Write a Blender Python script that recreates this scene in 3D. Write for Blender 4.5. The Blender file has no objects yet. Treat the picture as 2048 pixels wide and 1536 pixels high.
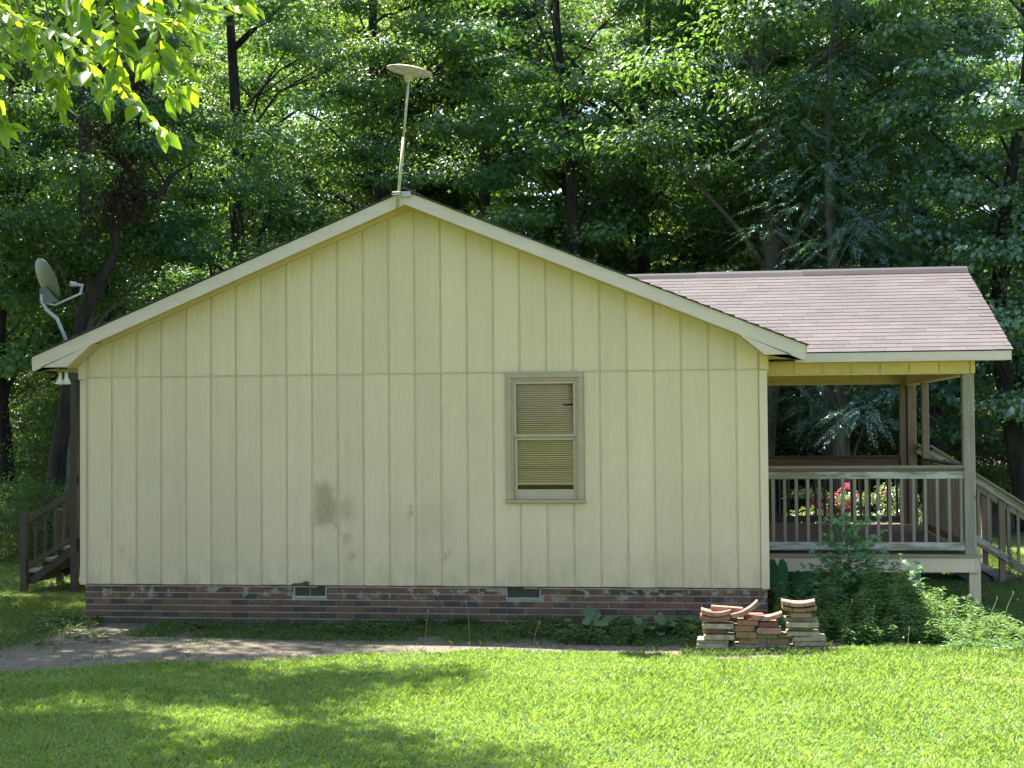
import bpy, math, random
import numpy as np
from mathutils import Vector, Matrix
random.seed(7)
rng = np.random.default_rng(7)
SC = bpy.context.scene
COL = SC.collection
R = math.radians

# ---------------------------------------------------------------- camera
cd = bpy.data.cameras.new('camera')
cam = bpy.data.objects.new('camera', cd); COL.objects.link(cam)
yaw, pitch, roll = .1342, .0273, -.0082
fwd = Vector((-math.sin(yaw)*math.cos(pitch), math.cos(yaw)*math.cos(pitch), math.sin(pitch)))
rt = Vector((math.cos(yaw), math.sin(yaw), 0)); up = rt.cross(fwd)
r2 = rt*math.cos(roll)+up*math.sin(roll); u2 = up*math.cos(roll)-rt*math.sin(roll)
m = Matrix((r2, u2, -fwd)).transposed().to_4x4(); m.translation = Vector((7.4079, -16.5982, 2.297))
cam.matrix_world = m
cd.sensor_fit = 'HORIZONTAL'; cd.sensor_width = 36; cd.lens = 36*2934.13/2048
cd.clip_start = .1; cd.clip_end = 2000
SC.camera = cam

# ---------------------------------------------------------------- light
SUN = Vector((-.42, .245, 1.0)).normalized()          # towards the sun
W = bpy.data.worlds.new('World'); SC.world = W; W.use_nodes = True
nt = W.node_tree; nt.nodes.clear()
sk = nt.nodes.new('ShaderNodeTexSky'); sk.sky_type = 'NISHITA'; sk.sun_disc = False
sk.sun_elevation = math.asin(SUN.z); sk.sun_rotation = math.atan2(SUN.x, SUN.y)
sk.air_density = 1.0; sk.dust_density = 1.5; sk.ozone_density = 1.0
bg = nt.nodes.new('ShaderNodeBackground'); bg.inputs['Strength'].default_value = .105
wo = nt.nodes.new('ShaderNodeOutputWorld')
nt.links.new(sk.outputs[0], bg.inputs[0]); nt.links.new(bg.outputs[0], wo.inputs[0])
ld = bpy.data.lights.new('sun', 'SUN'); ld.energy = 5.0; ld.angle = R(.55); ld.color = (1, .95, .86)
lo = bpy.data.objects.new('sun', ld); COL.objects.link(lo)
lo.rotation_euler = (-SUN).to_track_quat('-Z', 'Y').to_euler(); lo.location = (0, 0, 40)
SC.view_settings.view_transform = 'Standard'; SC.view_settings.look = 'None'
SC.view_settings.gamma = 1; SC.view_settings.use_curve_mapping = False
SC.view_settings.exposure = 2.2
cy = SC.cycles
cy.use_denoising = True; cy.max_bounces = 8; cy.diffuse_bounces = 4; cy.transmission_bounces = 6
cy.glossy_bounces = 3; cy.transparent_max_bounces = 8; cy.sample_clamp_indirect = 6
cy.use_adaptive_sampling = True; cy.adaptive_threshold = .01

# ---------------------------------------------------------------- materials
class N:
    """tiny node helper"""
    def __init__(s, name):
        s.m = bpy.data.materials.new(name); s.m.use_nodes = True; s.t = s.m.node_tree; s.t.nodes.clear()
        s.out = s.t.nodes.new('ShaderNodeOutputMaterial')
    def n(s, typ, ins=None, **kw):
        nd = s.t.nodes.new(typ)
        for k, v in kw.items(): setattr(nd, k, v)
        for k, v in (ins or {}).items(): s.put(nd.inputs[k], v)
        return nd
    def put(s, sock, v):
        if hasattr(v, 'is_linked') or isinstance(v, bpy.types.NodeSocket): s.t.links.new(v, sock)
        else:
            if isinstance(v, tuple) and len(v) == 3 and sock.type == 'RGBA': v = (*v, 1)
            sock.default_value = v
    def pos(s): return s.n('ShaderNodeNewGeometry').outputs['Position']
    def obj(s): return s.n('ShaderNodeTexCoord').outputs['Object']
    def rnd(s): return s.n('ShaderNodeObjectInfo').outputs['Random']
    def isl(s): return s.n('ShaderNodeNewGeometry').outputs['Random Per Island']
    def noise(s, vec, scale, stretch=(1, 1, 1), detail=4, rough=.55, off=None):
        mp = s.n('ShaderNodeMapping', {'Vector': vec, 'Scale': stretch})
        if off is not None: mp.inputs['Location'].default_value = off
        return s.n('ShaderNodeTexNoise', {'Vector': mp.outputs[0], 'Scale': scale, 'Detail': detail, 'Roughness': rough}).outputs['Fac']
    def ramp(s, fac, stops):
        r = s.n('ShaderNodeValToRGB', {'Fac': fac}); e = r.color_ramp.elements
        while len(e) < len(stops): e.new(.5)
        for i, (p, c) in enumerate(stops):
            e[i].position = p; e[i].color = (c, c, c, 1) if not isinstance(c, tuple) else (*c, 1)
        return r.outputs[0]
    def mix(s, f, a, b, mode='MIX'):
        x = s.n('ShaderNodeMix', data_type='RGBA', blend_type=mode)
        s.put(x.inputs[0], f); s.put(x.inputs[6], a); s.put(x.inputs[7], b); return x.outputs[2]
    def math(s, op, a, b=None, c=None, clamp=False):
        x = s.n('ShaderNodeMath', operation=op, use_clamp=clamp); s.put(x.inputs[0], a)
        if b is not None: s.put(x.inputs[1], b)
        if c is not None: s.put(x.inputs[2], c)
        return x.outputs[0]
    def sep(s, v): return s.n('ShaderNodeSeparateXYZ', {'Vector': v}).outputs
    def boxmask(s, v, c, h, edge=.06, wob=None):
        """soft-edged box in the x-z plane"""
        o = s.sep(v); r = None
        for k, ax in ((0, 0), (1, 2)):
            d = s.math('ABSOLUTE', s.math('SUBTRACT', o[ax], c[k]))
            if wob is not None: d = s.math('ADD', d, wob)
            q = s.n('ShaderNodeMapRange', {'Value': d, 'From Min': h[k]-edge, 'From Max': h[k]+edge, 'To Min': 1.0, 'To Max': 0.0}, interpolation_type='SMOOTHSTEP').outputs[0]
            r = q if r is None else s.math('MULTIPLY', r, q)
        return r
    def bump(s, h, strength=.3, dist=.01):
        return s.n('ShaderNodeBump', {'Height': h, 'Strength': strength, 'Distance': dist}).outputs[0]
    def done(s, col, rough=.7, nrm=None, spec=.4, metal=0.0):
        p = s.n('ShaderNodeBsdfPrincipled'); s.put(p.inputs['Base Color'], col); s.put(p.inputs['Roughness'], rough)
        s.put(p.inputs['Specular IOR Level'], spec); s.put(p.inputs['Metallic'], metal)
        if nrm is not None: s.put(p.inputs['Normal'], nrm)
        s.t.links.new(p.outputs[0], s.out.inputs[0]); return s.m

def mat_siding(name, base, grain=1.0, stains=False):
    m = N(name); P = m.pos()
    off = m.n('ShaderNodeVectorMath', {0: P}, operation='ADD')
    rv = m.math('MULTIPLY', m.rnd(), 7.0)
    cx = m.n('ShaderNodeCombineXYZ', {'X': rv, 'Y': rv, 'Z': 0.0}).outputs[0]
    m.put(off.inputs[1], cx); V = off.outputs[0]
    g1 = m.noise(V, 38, (1, 1, .10), 6, .65); g2 = m.noise(V, 9, (1, 1, .12), 3)
    ring = m.n('ShaderNodeTexWave', {'Vector': m.n('ShaderNodeMapping', {'Vector': V, 'Scale': (1, 1, .13)}).outputs[0], 'Scale': 6.0, 'Distortion': 22.0, 'Detail': 3.0, 'Detail Scale': 1.2}, wave_type='BANDS').outputs['Fac']
    big = m.noise(P, 1.3, (1, 1, .7), 5, .6)
    h = m.math('ADD', m.math('MULTIPLY', g1, .6), m.math('MULTIPLY', ring, .45))
    c = m.mix(m.ramp(big, [(.3, 0.0), (.7, 1.0)]), tuple(v*.95 for v in base), tuple(min(1, v*1.03) for v in base))
    c = m.mix(m.ramp(h, [(.3, .11), (.62, 0.0)]), c, tuple(v*.80 for v in base))
    tn = m.math('MULTIPLY_ADD', m.rnd(), .08, .92)
    c = m.mix(1.0, c, m.n('ShaderNodeCombineColor', {0: tn, 1: tn, 2: m.math('MULTIPLY_ADD', m.rnd(), .09, .95)}).outputs[0], 'MULTIPLY')
    if stains:
        c = m.mix(m.ramp(m.noise(P, 7, (1, 1, .05), 5, .7), [(.48, 0.0), (.72, .16)]), c, (.33, .28, .19))
        w = m.math('MULTIPLY', m.math('SUBTRACT', m.noise(P, 9, (1, 1, .55), 7, .75), .5), .30)
        speck = m.noise(P, 60, (1, 1, .35), 5, .75)
        k = m.boxmask(P, (2.955, 1.38), (.125, .24), .07, w)
        k = m.math('MULTIPLY', k, m.ramp(speck, [(.28, .85), (.66, .45)]))
        c = m.mix(k, c, (.25, .185, .09))
        k = m.boxmask(P, (3.20, 1.33), (.10, .13), .10, w)
        c = m.mix(m.math('MULTIPLY', k, .38), c, (.24, .20, .12))
        for (x, z, hx, hz, s) in ((3.22, 1.0, .05, .07, .45), (3.30, .79, .04, .05, .5), (3.98, 1.31, .02, .06, .6), (4.38, .80, .05, .05, .45),
                                  (4.3, 1.2, .2, .25, .16), (1.5, 1.0, .5, .3, .10), (.32, 1.05, .03, .05, .35), (.5, .8, .03, .08, .35), (3.85, 1.12, .2, .2, .15), (6.9, .62, .3, .12, .15)):
            k = m.math('MULTIPLY', m.boxmask(P, (x, z), (hx, hz), max(.02, hx*.7), w), m.ramp(speck, [(.35, s), (.62, s*.2)]))
            c = m.mix(k, c, (.13, .11, .06))
        zf = m.n('ShaderNodeMapRange', {'Value': m.sep(P)[2], 'From Min': .45, 'From Max': .95, 'To Min': 1.0, 'To Max': 0.0}).outputs[0]
        k = m.math('MULTIPLY', zf, m.ramp(m.noise(P, 5, (1, 1, .5), 6, .7), [(.42, 0.0), (.68, .55)]))
        c = m.mix(k, c, (.27, .25, .16))
        ch = m.math('MULTIPLY', m.ramp(m.noise(P, 26, (1, 1, 1), 2, .5), [(.735, 0.0), (.75, 1.0)]), zf)
        c = m.mix(m.math('MULTIPLY', ch, .9), c, (.09, .07, .04))
    return m.done(c, .62, m.bump(h, .45*grain, .012), .35)

CREAM = (.66, .52, .325)
M = {}
M['siding'] = mat_siding('painted_siding', CREAM, 1, True)
M['header'] = mat_siding('painted_header', (.66, .50, .245), .6)
M['trim'] = mat_siding('painted_trim', (.64, .51, .34), .25)
def mat_fascia():
    m = N('painted_fascia'); V = m.obj(); P = m.pos()
    g = m.noise(P, 30, (.2, 1, .9), 5, .6); w = m.noise(P, 5, (.5, 1, 2.5), 6, .7)
    c = m.mix(m.ramp(w, [(.35, 0.0), (.75, .6)]), (.60, .49, .40), (.47, .385, .315))
    c = m.mix(m.ramp(m.noise(P, 3, (1, 1, 7), 7, .75), [(.66, 0.0), (.74, .55)]), c, (.30, .27, .19))
    return m.done(c, .6, m.bump(g, .2, .006), .35)
M['fascia'] = mat_fascia()
def mat_plain(name, base, var=.25, scale=8, rough=.65, metal=0.0, bump=.15, spec=.4):
    m = N(name); V = m.pos()
    n1 = m.noise(V, scale, (1, 1, 1), 6, .65); n2 = m.noise(V, scale*7, (1, 1, 1), 3)
    c = m.mix(m.ramp(n1, [(.3, 0.0), (.72, 1.0)]), tuple(v*(1-var) for v in base), tuple(v*(1+var*.5) for v in base))
    c = m.mix(m.ramp(n2, [(.45, 0.0), (.8, .25)]), c, tuple(v*.6 for v in base))
    return m.done(c, m.ramp(n1, [(0.0, rough*.85), (1.0, min(1, rough*1.15))]), m.bump(n2, bump, .005), spec, metal)
M['soffit'] = mat_plain('painted_soffit', (.56, .42, .19), .12, 3)
M['window_paint'] = mat_plain('tan_window_paint', (.40, .305, .20), .15, 5)
M['sash_paint'] = mat_plain('pale_sash_paint', (.42, .335, .23), .12, 6)
M['dark'] = mat_plain('dark_cavity', (.012, .012, .012), .1)  # near-black stands in for the unlit space behind openings
M['dark_wood'] = mat_plain('shaded_painted_wood', (.045, .04, .037), .3, 6)  # dark tone has deep shade put into the paint colour
M['sheathing'] = mat_plain('wall_sheathing', (.645, .51, .315), .15, 4)
M['mesh_wire'] = mat_plain('weathered_vent_wire', (.20, .185, .12), .2, 20, .5)
M['vent_grey'] = mat_plain('vent_frame_grey', (.30, .31, .26), .2, 12)
M['mortar'] = mat_plain('mortar', (.43, .385, .31), .35, 9, .9, bump=.6)
M['blind'] = mat_plain('aged_blind', (.48, .325, .155), .12, 2, .5)
M['galv'] = mat_plain('galvanised_metal', (.42, .43, .42), .2, 20, .42, .7)
M['mast'] = mat_plain('painted_mast', (.42, .40, .25), .35, 14, .5, .1)
M['dish'] = mat_plain('dish_grey', (.105, .118, .11), .2, 6, .5)
M['dish_arm'] = mat_plain('dish_arm_grey', (.33, .37, .42), .15, 6, .45)
M['white_plastic'] = mat_plain('aged_white_plastic', (.62, .60, .53), .2, 9, .45)
M['conc'] = mat_plain('concrete', (.35, .34, .31), .3, 8, .9, bump=.5)
def mat_ufo():
    m = N('weathered_fibreglass'); P = m.pos()
    w = m.noise(P, 9, (1, 1, 1), 8, .75)
    c = m.mix(m.ramp(w, [(.38, 0.0), (.68, 1.0)]), (.50, .45, .40), (.16, .145, .10))
    return m.done(c, .6, m.bump(w, .2, .01), .4)
M['ufo'] = mat_ufo()
def mat_wood(name, a, b, green=.0, paint=0.0):
    """weathered board, grain along the piece's own X axis"""
    m = N(name); V = m.obj()
    off = m.n('ShaderNodeVectorMath', {0: V}, operation='ADD')
    rv = m.math('MULTIPLY', m.rnd(), 31.0)
    m.put(off.inputs[1], m.n('ShaderNodeCombineXYZ', {'X': rv, 'Y': rv, 'Z': rv}).outputs[0]); V = off.outputs[0]
    g = m.noise(V, 30, (.07, 1, 1), 6, .7); s = m.noise(V, 5, (.35, 2, 2), 5, .7)
    c = m.mix(m.ramp(g, [(.3, 0.0), (.7, 1.0)]), a, b)
    c = m.mix(m.math('MULTIPLY', m.rnd(), .5), c, tuple(v*.72 for v in a))
    if paint:
        c = m.mix(m.ramp(s, [(.44, 0.0), (.56, paint)]), c, (.50, .50, .45))
    if green:
        c = m.mix(m.ramp(m.noise(V, 3, (.5, 1, 1), 6, .75, (9, 3, 1)), [(.5, 0.0), (.75, green)]), c, (.16, .19, .12))
    c = m.mix(m.ramp(m.noise(V, 8, (.4, 1.6, 1.6), 7, .8, (3, 7, 5)), [(.60, 0.0), (.72, .75)]), c, (.06, .05, .045))
    kn = m.n('ShaderNodeTexVoronoi', {'Vector': m.n('ShaderNodeMapping', {'Vector': V, 'Scale': (1, 2.2, 2.2)}).outputs[0], 'Scale': 2.6}).outputs['Distance']
    c = m.mix(m.ramp(kn, [(.03, .8), (.09, 0.0)]), c, (.05, .035, .02))
    return m.done(c, .82, m.bump(g, .5, .006), .25)
M['wood'] = mat_wood('weathered_grey_wood', (.19, .16, .12), (.34, .295, .23), .3)
M['wood_pale'] = mat_wood('weathered_flaking_rail', (.22, .18, .125), (.38, .33, .26), .35, .7)
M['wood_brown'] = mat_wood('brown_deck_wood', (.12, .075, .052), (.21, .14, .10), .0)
M['wood_tan'] = mat_wood('tan_post_wood', (.18, .125, .085), (.30, .22, .16), .0)
M['wood_dark'] = mat_wood('shaded_old_wood', (.05, .042, .034), (.10, .085, .068), .2)  # darkened: the shade over the left steps is put into this colour
def mat_brick():
    m = N('old_brick'); P = m.pos(); r = m.rnd()
    c = m.ramp(r, [(0.0, (.060, .046, .040)), (.2, (.095, .062, .048)), (.45, (.19, .092, .058)), (.7, (.15, .082, .054)), (1.0, (.22, .112, .070))])
    c = m.mix(m.ramp(m.noise(P, 30, (1, 1, 1), 6, .7), [(.35, 0.0), (.7, .55)]), c, (.06, .05, .045))
    z = m.sep(P)[2]
    top = m.n('ShaderNodeMapRange', {'Value': z, 'From Min': .22, 'From Max': .36, 'To Min': 0.0, 'To Max': 1.0}).outputs[0]
    sm = m.math('MULTIPLY', m.ramp(m.noise(P, 7.5, (1, 1, 1.3), 5, .62, (5, 5, 5)), [(.55, 0.0), (.60, 1.0)]), top)
    c = m.mix(m.math('MULTIPLY', sm, .75), c, (.36, .33, .28))
    low = m.n('ShaderNodeMapRange', {'Value': z, 'From Min': .05, 'From Max': .24, 'To Min': 1.0, 'To Max': 0.0}).outputs[0]
    al = m.math('MULTIPLY', low, m.ramp(m.noise(P, 2.2, (1, 1, 1), 5, .7), [(.35, .2), (.65, .85)]))
    c = m.mix(al, c, (.055, .052, .038))
    return m.done(c, .88, m.bump(m.noise(P, 60, (1, 1, 1), 5, .7), .7, .006), .25)
M['brick'] = mat_brick()
def mat_shingle(name, a, b):
    m = N(name); P = m.pos(); r = m.rnd()
    c = m.mix(m.ramp(r, [(0.0, 0.0), (1.0, 1.0)]), a, b)
    c = m.mix(m.ramp(m.noise(P, 140, (1, 1, 1), 2, .5), [(.35, 0.0), (.7, .5)]), c, tuple(v*.6 for v in a))
    c = m.mix(m.ramp(m.noise(P, .9, (1, 1, 1), 5, .6), [(.35, 0.0), (.7, .6)]), c, tuple(v*.78 for v in a))
    c = m.mix(m.ramp(m.noise(P, 11, (1, .6, .6), 6, .75), [(.6, 0.0), (.75, .3)]), c, (.13, .11, .10))
    return m.done(c, .9, m.bump(m.noise(P, 180, (1, 1, 1), 2, .5), .6, .004), .3)
M['shingle'] = mat_shingle('asphalt_shingle', (.082, .069, .068), (.112, .097, .095))
M['ridge'] = mat_shingle('ridge_shingle', (.045, .04, .042), (.075, .065, .068))
def mat_leaf(name, cols, trans, rough=.42, tw=.45, obj=False, spec=.5, vein=False):
    m = N(name); r = m.isl(); P = m.pos()
    if obj: r = m.math('FRACT', m.math('ADD', r, m.rnd()))
    st = [(i/(len(cols)-1), c) for i, c in enumerate(cols)]
    c = m.ramp(r, st)
    k = m.ramp(m.noise(P, .55 if 'grass' not in name else 2.2, (1, 1, 1), 4, .6), [(.38, 0.0), (.62, 1.0)])
    c = m.mix(m.math('MULTIPLY', k, .55), c, cols[-1])
    t = m.mix(m.math('MULTIPLY', r, .7), trans, (trans[0]*1.7, trans[1]*1.25, trans[2]*.6))
    if vein:
        o = m.sep(m.obj()); ay = m.math('ABSOLUTE', o[1])
        mid = m.n('ShaderNodeMapRange', {'Value': ay, 'From Min': .006, 'From Max': .018, 'To Min': 1.0, 'To Max': 0.0}).outputs[0]
        w = m.math('FRACT', m.math('MULTIPLY', m.math('SUBTRACT', o[0], m.math('MULTIPLY', ay, .9)), 9.0))
        sv = m.n('ShaderNodeMapRange', {'Value': m.math('ABSOLUTE', m.math('SUBTRACT', w, .5)), 'From Min': .0, 'From Max': .12, 'To Min': .6, 'To Max': 0.0}).outputs[0]
        vv = m.math('MAXIMUM', mid, sv); sp_ = m.ramp(m.noise(m.obj(), 5, (1, 1, 1), 4, .7), [(.62, 0.0), (.70, .7)])
        c = m.mix(m.math('MULTIPLY', vv, .6), c, (.14, .21, .07)); t = m.mix(m.math('MULTIPLY', vv, .55), t, (.10, .20, .01)); t = m.mix(sp_, t, (.16, .17, .02))
    p = m.n('ShaderNodeBsdfPrincipled', {'Roughness': rough, 'Specular IOR Level': spec}); m.put(p.inputs['Base Color'], c)
    tr = m.n('ShaderNodeBsdfTranslucent'); m.put(tr.inputs['Color'], t)
    mx = m.n('ShaderNodeMixShader', {'Fac': tw}); m.t.links.new(p.outputs[0], mx.inputs[1]); m.t.links.new(tr.outputs[0], mx.inputs[2])
    m.t.links.new(mx.outputs[0], m.out.inputs[0]); return m.m
M['leaf_gum'] = mat_leaf('sweetgum_leaf', [(0.01725, 0.06469, 0.05175), (0.02587, 0.09488, 0.06037), (0.06469, 0.1437, 0.05175)], (.15, .34, .06), .42, .42, spec=.7)
M['leaf_oak'] = mat_leaf('woodland_leaf', [(0.015, 0.05, 0.035), (0.025, 0.075, 0.04), (0.05625, 0.1125, 0.04)], (.17, .35, .055), .42, .42, spec=.7)
M['leaf_pale'] = mat_leaf('pale_glossy_leaf', [(0.04, 0.11, 0.09), (0.06, 0.15, 0.104), (0.1, 0.2, 0.1)], (.14, .28, .06), .26, .38, spec=1.0)
M['leaf_blue'] = mat_leaf('feathery_grey_green_leaf', [(0.04713, 0.1178, 0.1087), (0.06887, 0.1541, 0.1414), (0.09969, 0.1904, 0.1631)], (.08, .17, .09), .30, spec=.9)
M['leaf_shrub'] = mat_leaf('understorey_leaf', [(.010, .032, .020), (.018, .05, .024), (.04, .08, .024)], (.14, .28, .045), .5, .40, spec=.4)
M['leaf_far'] = mat_leaf('far_wood_leaf', [(0.0225, 0.05625, 0.0275), (0.04, 0.0875, 0.035), (0.075, 0.125, 0.0375)], (.22, .38, .05), .35, .42, spec=.8)
M['leaf_near'] = mat_leaf('branch_leaf', [(.03, .085, .018), (.045, .11, .02), (.07, .14, .022)], (.25, .43, .018), .34, .62, True, spec=.6)
M['leaf_vein'] = mat_leaf('veined_branch_leaf', [(.03, .085, .018), (.045, .11, .02), (.07, .14, .022)], (.25, .43, .018), .34, .62, True, spec=.6, vein=True)
M['leaf_sap'] = mat_leaf('sapling_leaf', [(.06, .17, .07), (.08, .20, .075), (.11, .22, .07)], (.18, .36, .07), .45, .4)
M['leaf_weed'] = mat_leaf('weed_leaf', [(.045, .11, .055), (.065, .14, .06), (.10, .17, .065)], (.14, .27, .06), .42, .38)
M['leaf_wallweed'] = mat_leaf('wall_weed_leaf', [(.035, .075, .03), (.05, .10, .035), (.08, .13, .04)], (.10, .19, .035), .5, .35)
M['leaf_ear'] = mat_leaf('elephant_ear_leaf', [(.022, .075, .03), (.028, .085, .034)], (.07, .17, .04), .75, .3, spec=.1)
M['leaf_dead'] = mat_leaf('dead_leaf', [(.025, .017, .012), (.04, .026, .018), (.06, .035, .022)], (.06, .035, .015), .7, .25)
M['leaf_yellow'] = mat_leaf('yellowing_leaf', [(.15, .16, .02), (.18, .18, .02)], (.25, .28, .02))
M['grass'] = mat_leaf('lawn_grass', [(.05, .15, .035), (.13, .27, .055), (.30, .39, .13)], (.27, .44, .06), .40, .38, spec=.6)
M['grass_rough'] = mat_leaf('rough_grass', [(.055, .13, .04), (.085, .17, .045), (.16, .21, .07)], (.15, .27, .05), .45, .35)
M['straw'] = mat_leaf('dry_grass_stem', [(.28, .25, .12), (.36, .30, .15)], (.2, .2, .08), .6, .25)
M['leaf_rose'] = mat_leaf('rose_bush_leaf', [(.05, .10, .045), (.08, .14, .06), (.16, .19, .09)], (.20, .30, .06), .35, .3, spec=.8)
M['pink'] = mat_leaf('pink_petal', [(.60, .06, .17), (.70, .12, .27), (.75, .22, .36)], (.5, .1, .2), .6, .4)
M['stem'] = mat_plain('green_stem', (.09, .13, .05), .3, 20)
M['white_flower'] = mat_plain('white_clover', (.75, .76, .70), .1, 20)
def mat_bark(name, a, b):
    m = N(name); P = m.obj()
    v = m.noise(P, 9, (1, 1, .16), 7, .75); f = m.noise(P, 36, (1, 1, .25), 4, .6)
    c = m.mix(m.ramp(v, [(.36, 0.0), (.62, 1.0)]), a, b)
    c = m.mix(m.ramp(m.noise(P, 1.7, (1, 1, .7), 4, .6), [(.5, 0.0), (.75, .5)]), c, (.05, .06, .035))
    return m.done(c, .9, m.bump(m.math('ADD', v, m.math('MULTIPLY', f, .4)), 1.0, .05), .2)
M['bark'] = mat_bark('dark_bark', (.010, .009, .009), (.042, .037, .034))
M['bark_pale'] = mat_bark('pale_grey_bark', (.035, .032, .029), (.13, .12, .105))
M['bark_twig'] = mat_bark('twig_bark', (.07, .055, .04), (.16, .13, .10))
def mat_paver(name, a, b):
    m = N(name); V = m.pos(); r = m.rnd()
    c = m.mix(r, a, b)
    c = m.mix(m.ramp(m.noise(V, 14, (1, 1, 1), 7, .75), [(.38, 0.0), (.66, .8)]), c, tuple(v*.45 for v in a))
    c = m.mix(m.ramp(m.noise(V, 40, (1, 1, .4), 4, .6), [(.6, 0.0), (.75, .4)]), c, (.10, .11, .06))
    return m.done(c, .9, m.bump(m.noise(V, 90, (1, 1, 1), 4, .7), .6, .004), .25)
M['pav_buff'] = mat_paver('buff_concrete', (.33, .27, .18), (.42, .355, .25))
M['pav_red'] = mat_paver('terracotta_concrete', (.27, .115, .075), (.34, .165, .11))
M['pav_pink'] = mat_paver('pinkish_concrete', (.34, .18, .13), (.39, .22, .17))
M['pav_tan'] = mat_paver('tan_brown_concrete', (.27, .17, .085), (.33, .21, .115))
M['pav_olive'] = mat_paver('mossy_concrete', (.20, .18, .085), (.26, .22, .12))

def mat_ground():
    m = N('ground_surface'); P = m.pos(); o = m.sep(P)
    n1 = m.noise(P, 1.1, (1, 1, 1), 6, .65); n2 = m.noise(P, 9, (1, 1, 1), 6, .7); n3 = m.noise(P, 70, (1, 1, 1), 4, .7)
    soil = m.mix(m.ramp(n2, [(.3, 0.0), (.7, 1.0)]), (.13, .11, .085), (.28, .24, .19))
    soil = m.mix(m.ramp(n3, [(.45, 0.0), (.6, .7)]), soil, (.12, .09, .065))
    soil = m.mix(m.ramp(n1, [(.45, 0.0), (.62, .5)]), soil, (.15, .14, .10))
    und = m.mix(m.ramp(n2, [(.3, 0.0), (.7, 1.0)]), (.08, .13, .025), (.14, .18, .035))
    litter = m.mix(m.ramp(n3, [(.35, 0.0), (.65, 1.0)]), (.04, .032, .02), (.10, .075, .045))
    litter = m.mix(m.ramp(n2, [(.52, 0.0), (.62, .8)]), litter, (.035, .07, .02))
    # dirt strip between the wall and the lawn: its front edge curves away to the left
    x = o[0]
    edge = m.n('ShaderNodeFloatCurve', {'Value': m.math('MULTIPLY', m.math('ADD', x, 6.0), 1/20.)})
    cv = edge.mapping.curves[0]; pts = [(-6, 4.2), (0.2, 3.45), (1.55, 3.06), (2.42, 2.69), (3.12, 2.32), (3.77, 2.07), (4.76, 1.86), (6.28, 1.76), (7.28, 1.98), (8.0, 2.05), (8.6, 1.75), (9.2, .2), (14, .1)]
    while len(cv.points) < len(pts): cv.points.new(.5, .5)
    for i, (a, b) in enumerate(pts): cv.points[i].location = ((a+6)/20, b/5)
    edge.mapping.update()
    yb = m.math('MULTIPLY', edge.outputs[0], -5.0)
    d = m.math('ADD', m.math('SUBTRACT', o[1], yb), m.math('MULTIPLY', m.math('SUBTRACT', n2, .5), .5))
    isd = m.n('ShaderNodeMapRange', {'Value': d, 'From Min': -.06, 'From Max': .08}).outputs[0]
    left = m.n('ShaderNodeMapRange', {'Value': m.math('ADD', x, m.math('MULTIPLY', m.math('SUBTRACT', n1, .5), 2.0)), 'From Min': -.9, 'From Max': -.1}).outputs[0]
    behind = m.n('ShaderNodeMapRange', {'Value': o[1], 'From Min': .3, 'From Max': .6, 'To Min': 1.0, 'To Max': 0.0}).outputs[0]
    right = m.n('ShaderNodeMapRange', {'Value': x, 'From Min': 8.6, 'From Max': 9.4, 'To Min': 1.0, 'To Max': 0.0}).outputs[0]
    k = m.math('MULTIPLY', m.math('MULTIPLY', isd, left), m.math('MULTIPLY', behind, right))
    mo = m.math('MULTIPLY', k, m.ramp(m.noise(P, 2.4, (1, 1, 1), 6, .7, (4, 2, 0)), [(.28, .5), (.45, 1.0)]))
    c = m.mix(mo, und, soil)
    # bare scrape in the lawn on the right, shade-bare earth under the house edge and porch
    sc = m.n('ShaderNodeMapRange', {'Value': m.math('ADD', m.math('ABSOLUTE', m.math('SUBTRACT', o[1], -2.98)), m.math('MULTIPLY', m.math('SUBTRACT', n2, .5), .55)), 'From Min': .08, 'From Max': .16, 'To Min': 1.0, 'To Max': 0.0}).outputs[0]
    sc = m.math('MULTIPLY', sc, m.n('ShaderNodeMapRange', {'Value': x, 'From Min': 9.0, 'From Max': 9.5}).outputs[0])
    c = m.mix(sc, c, (.36, .30, .22))
    fo = m.n('ShaderNodeMapRange', {'Value': m.math('ADD', o[1], m.math('MULTIPLY', n1, 4)), 'From Min': 13.0, 'From Max': 16.0}).outputs[0]
    c = m.mix(fo, c, litter)
    return m.done(c, .95, m.bump(m.math('ADD', n2, m.math('MULTIPLY', n3, .35)), .9, .05), .15)
M['ground'] = mat_ground()
def mat_glass():
    m = N('window_glass')
    g = m.n('ShaderNodeBsdfGlossy', {'Roughness': .015, 'Color': (.9, .95, .92, 1)})
    t = m.n('ShaderNodeBsdfTransparent', {'Color': (.97, .98, .96, 1)})
    f = m.n('ShaderNodeFresnel', {'IOR': 1.45})
    mx = m.n('ShaderNodeMixShader', {'Fac': m.math('MULTIPLY', f.outputs[0], .4)})
    m.t.links.new(t.outputs[0], mx.inputs[1]); m.t.links.new(g.outputs[0], mx.inputs[2]); m.t.links.new(mx.outputs[0], m.out.inputs[0]); return m.m
M['glass'] = mat_glass()

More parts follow.
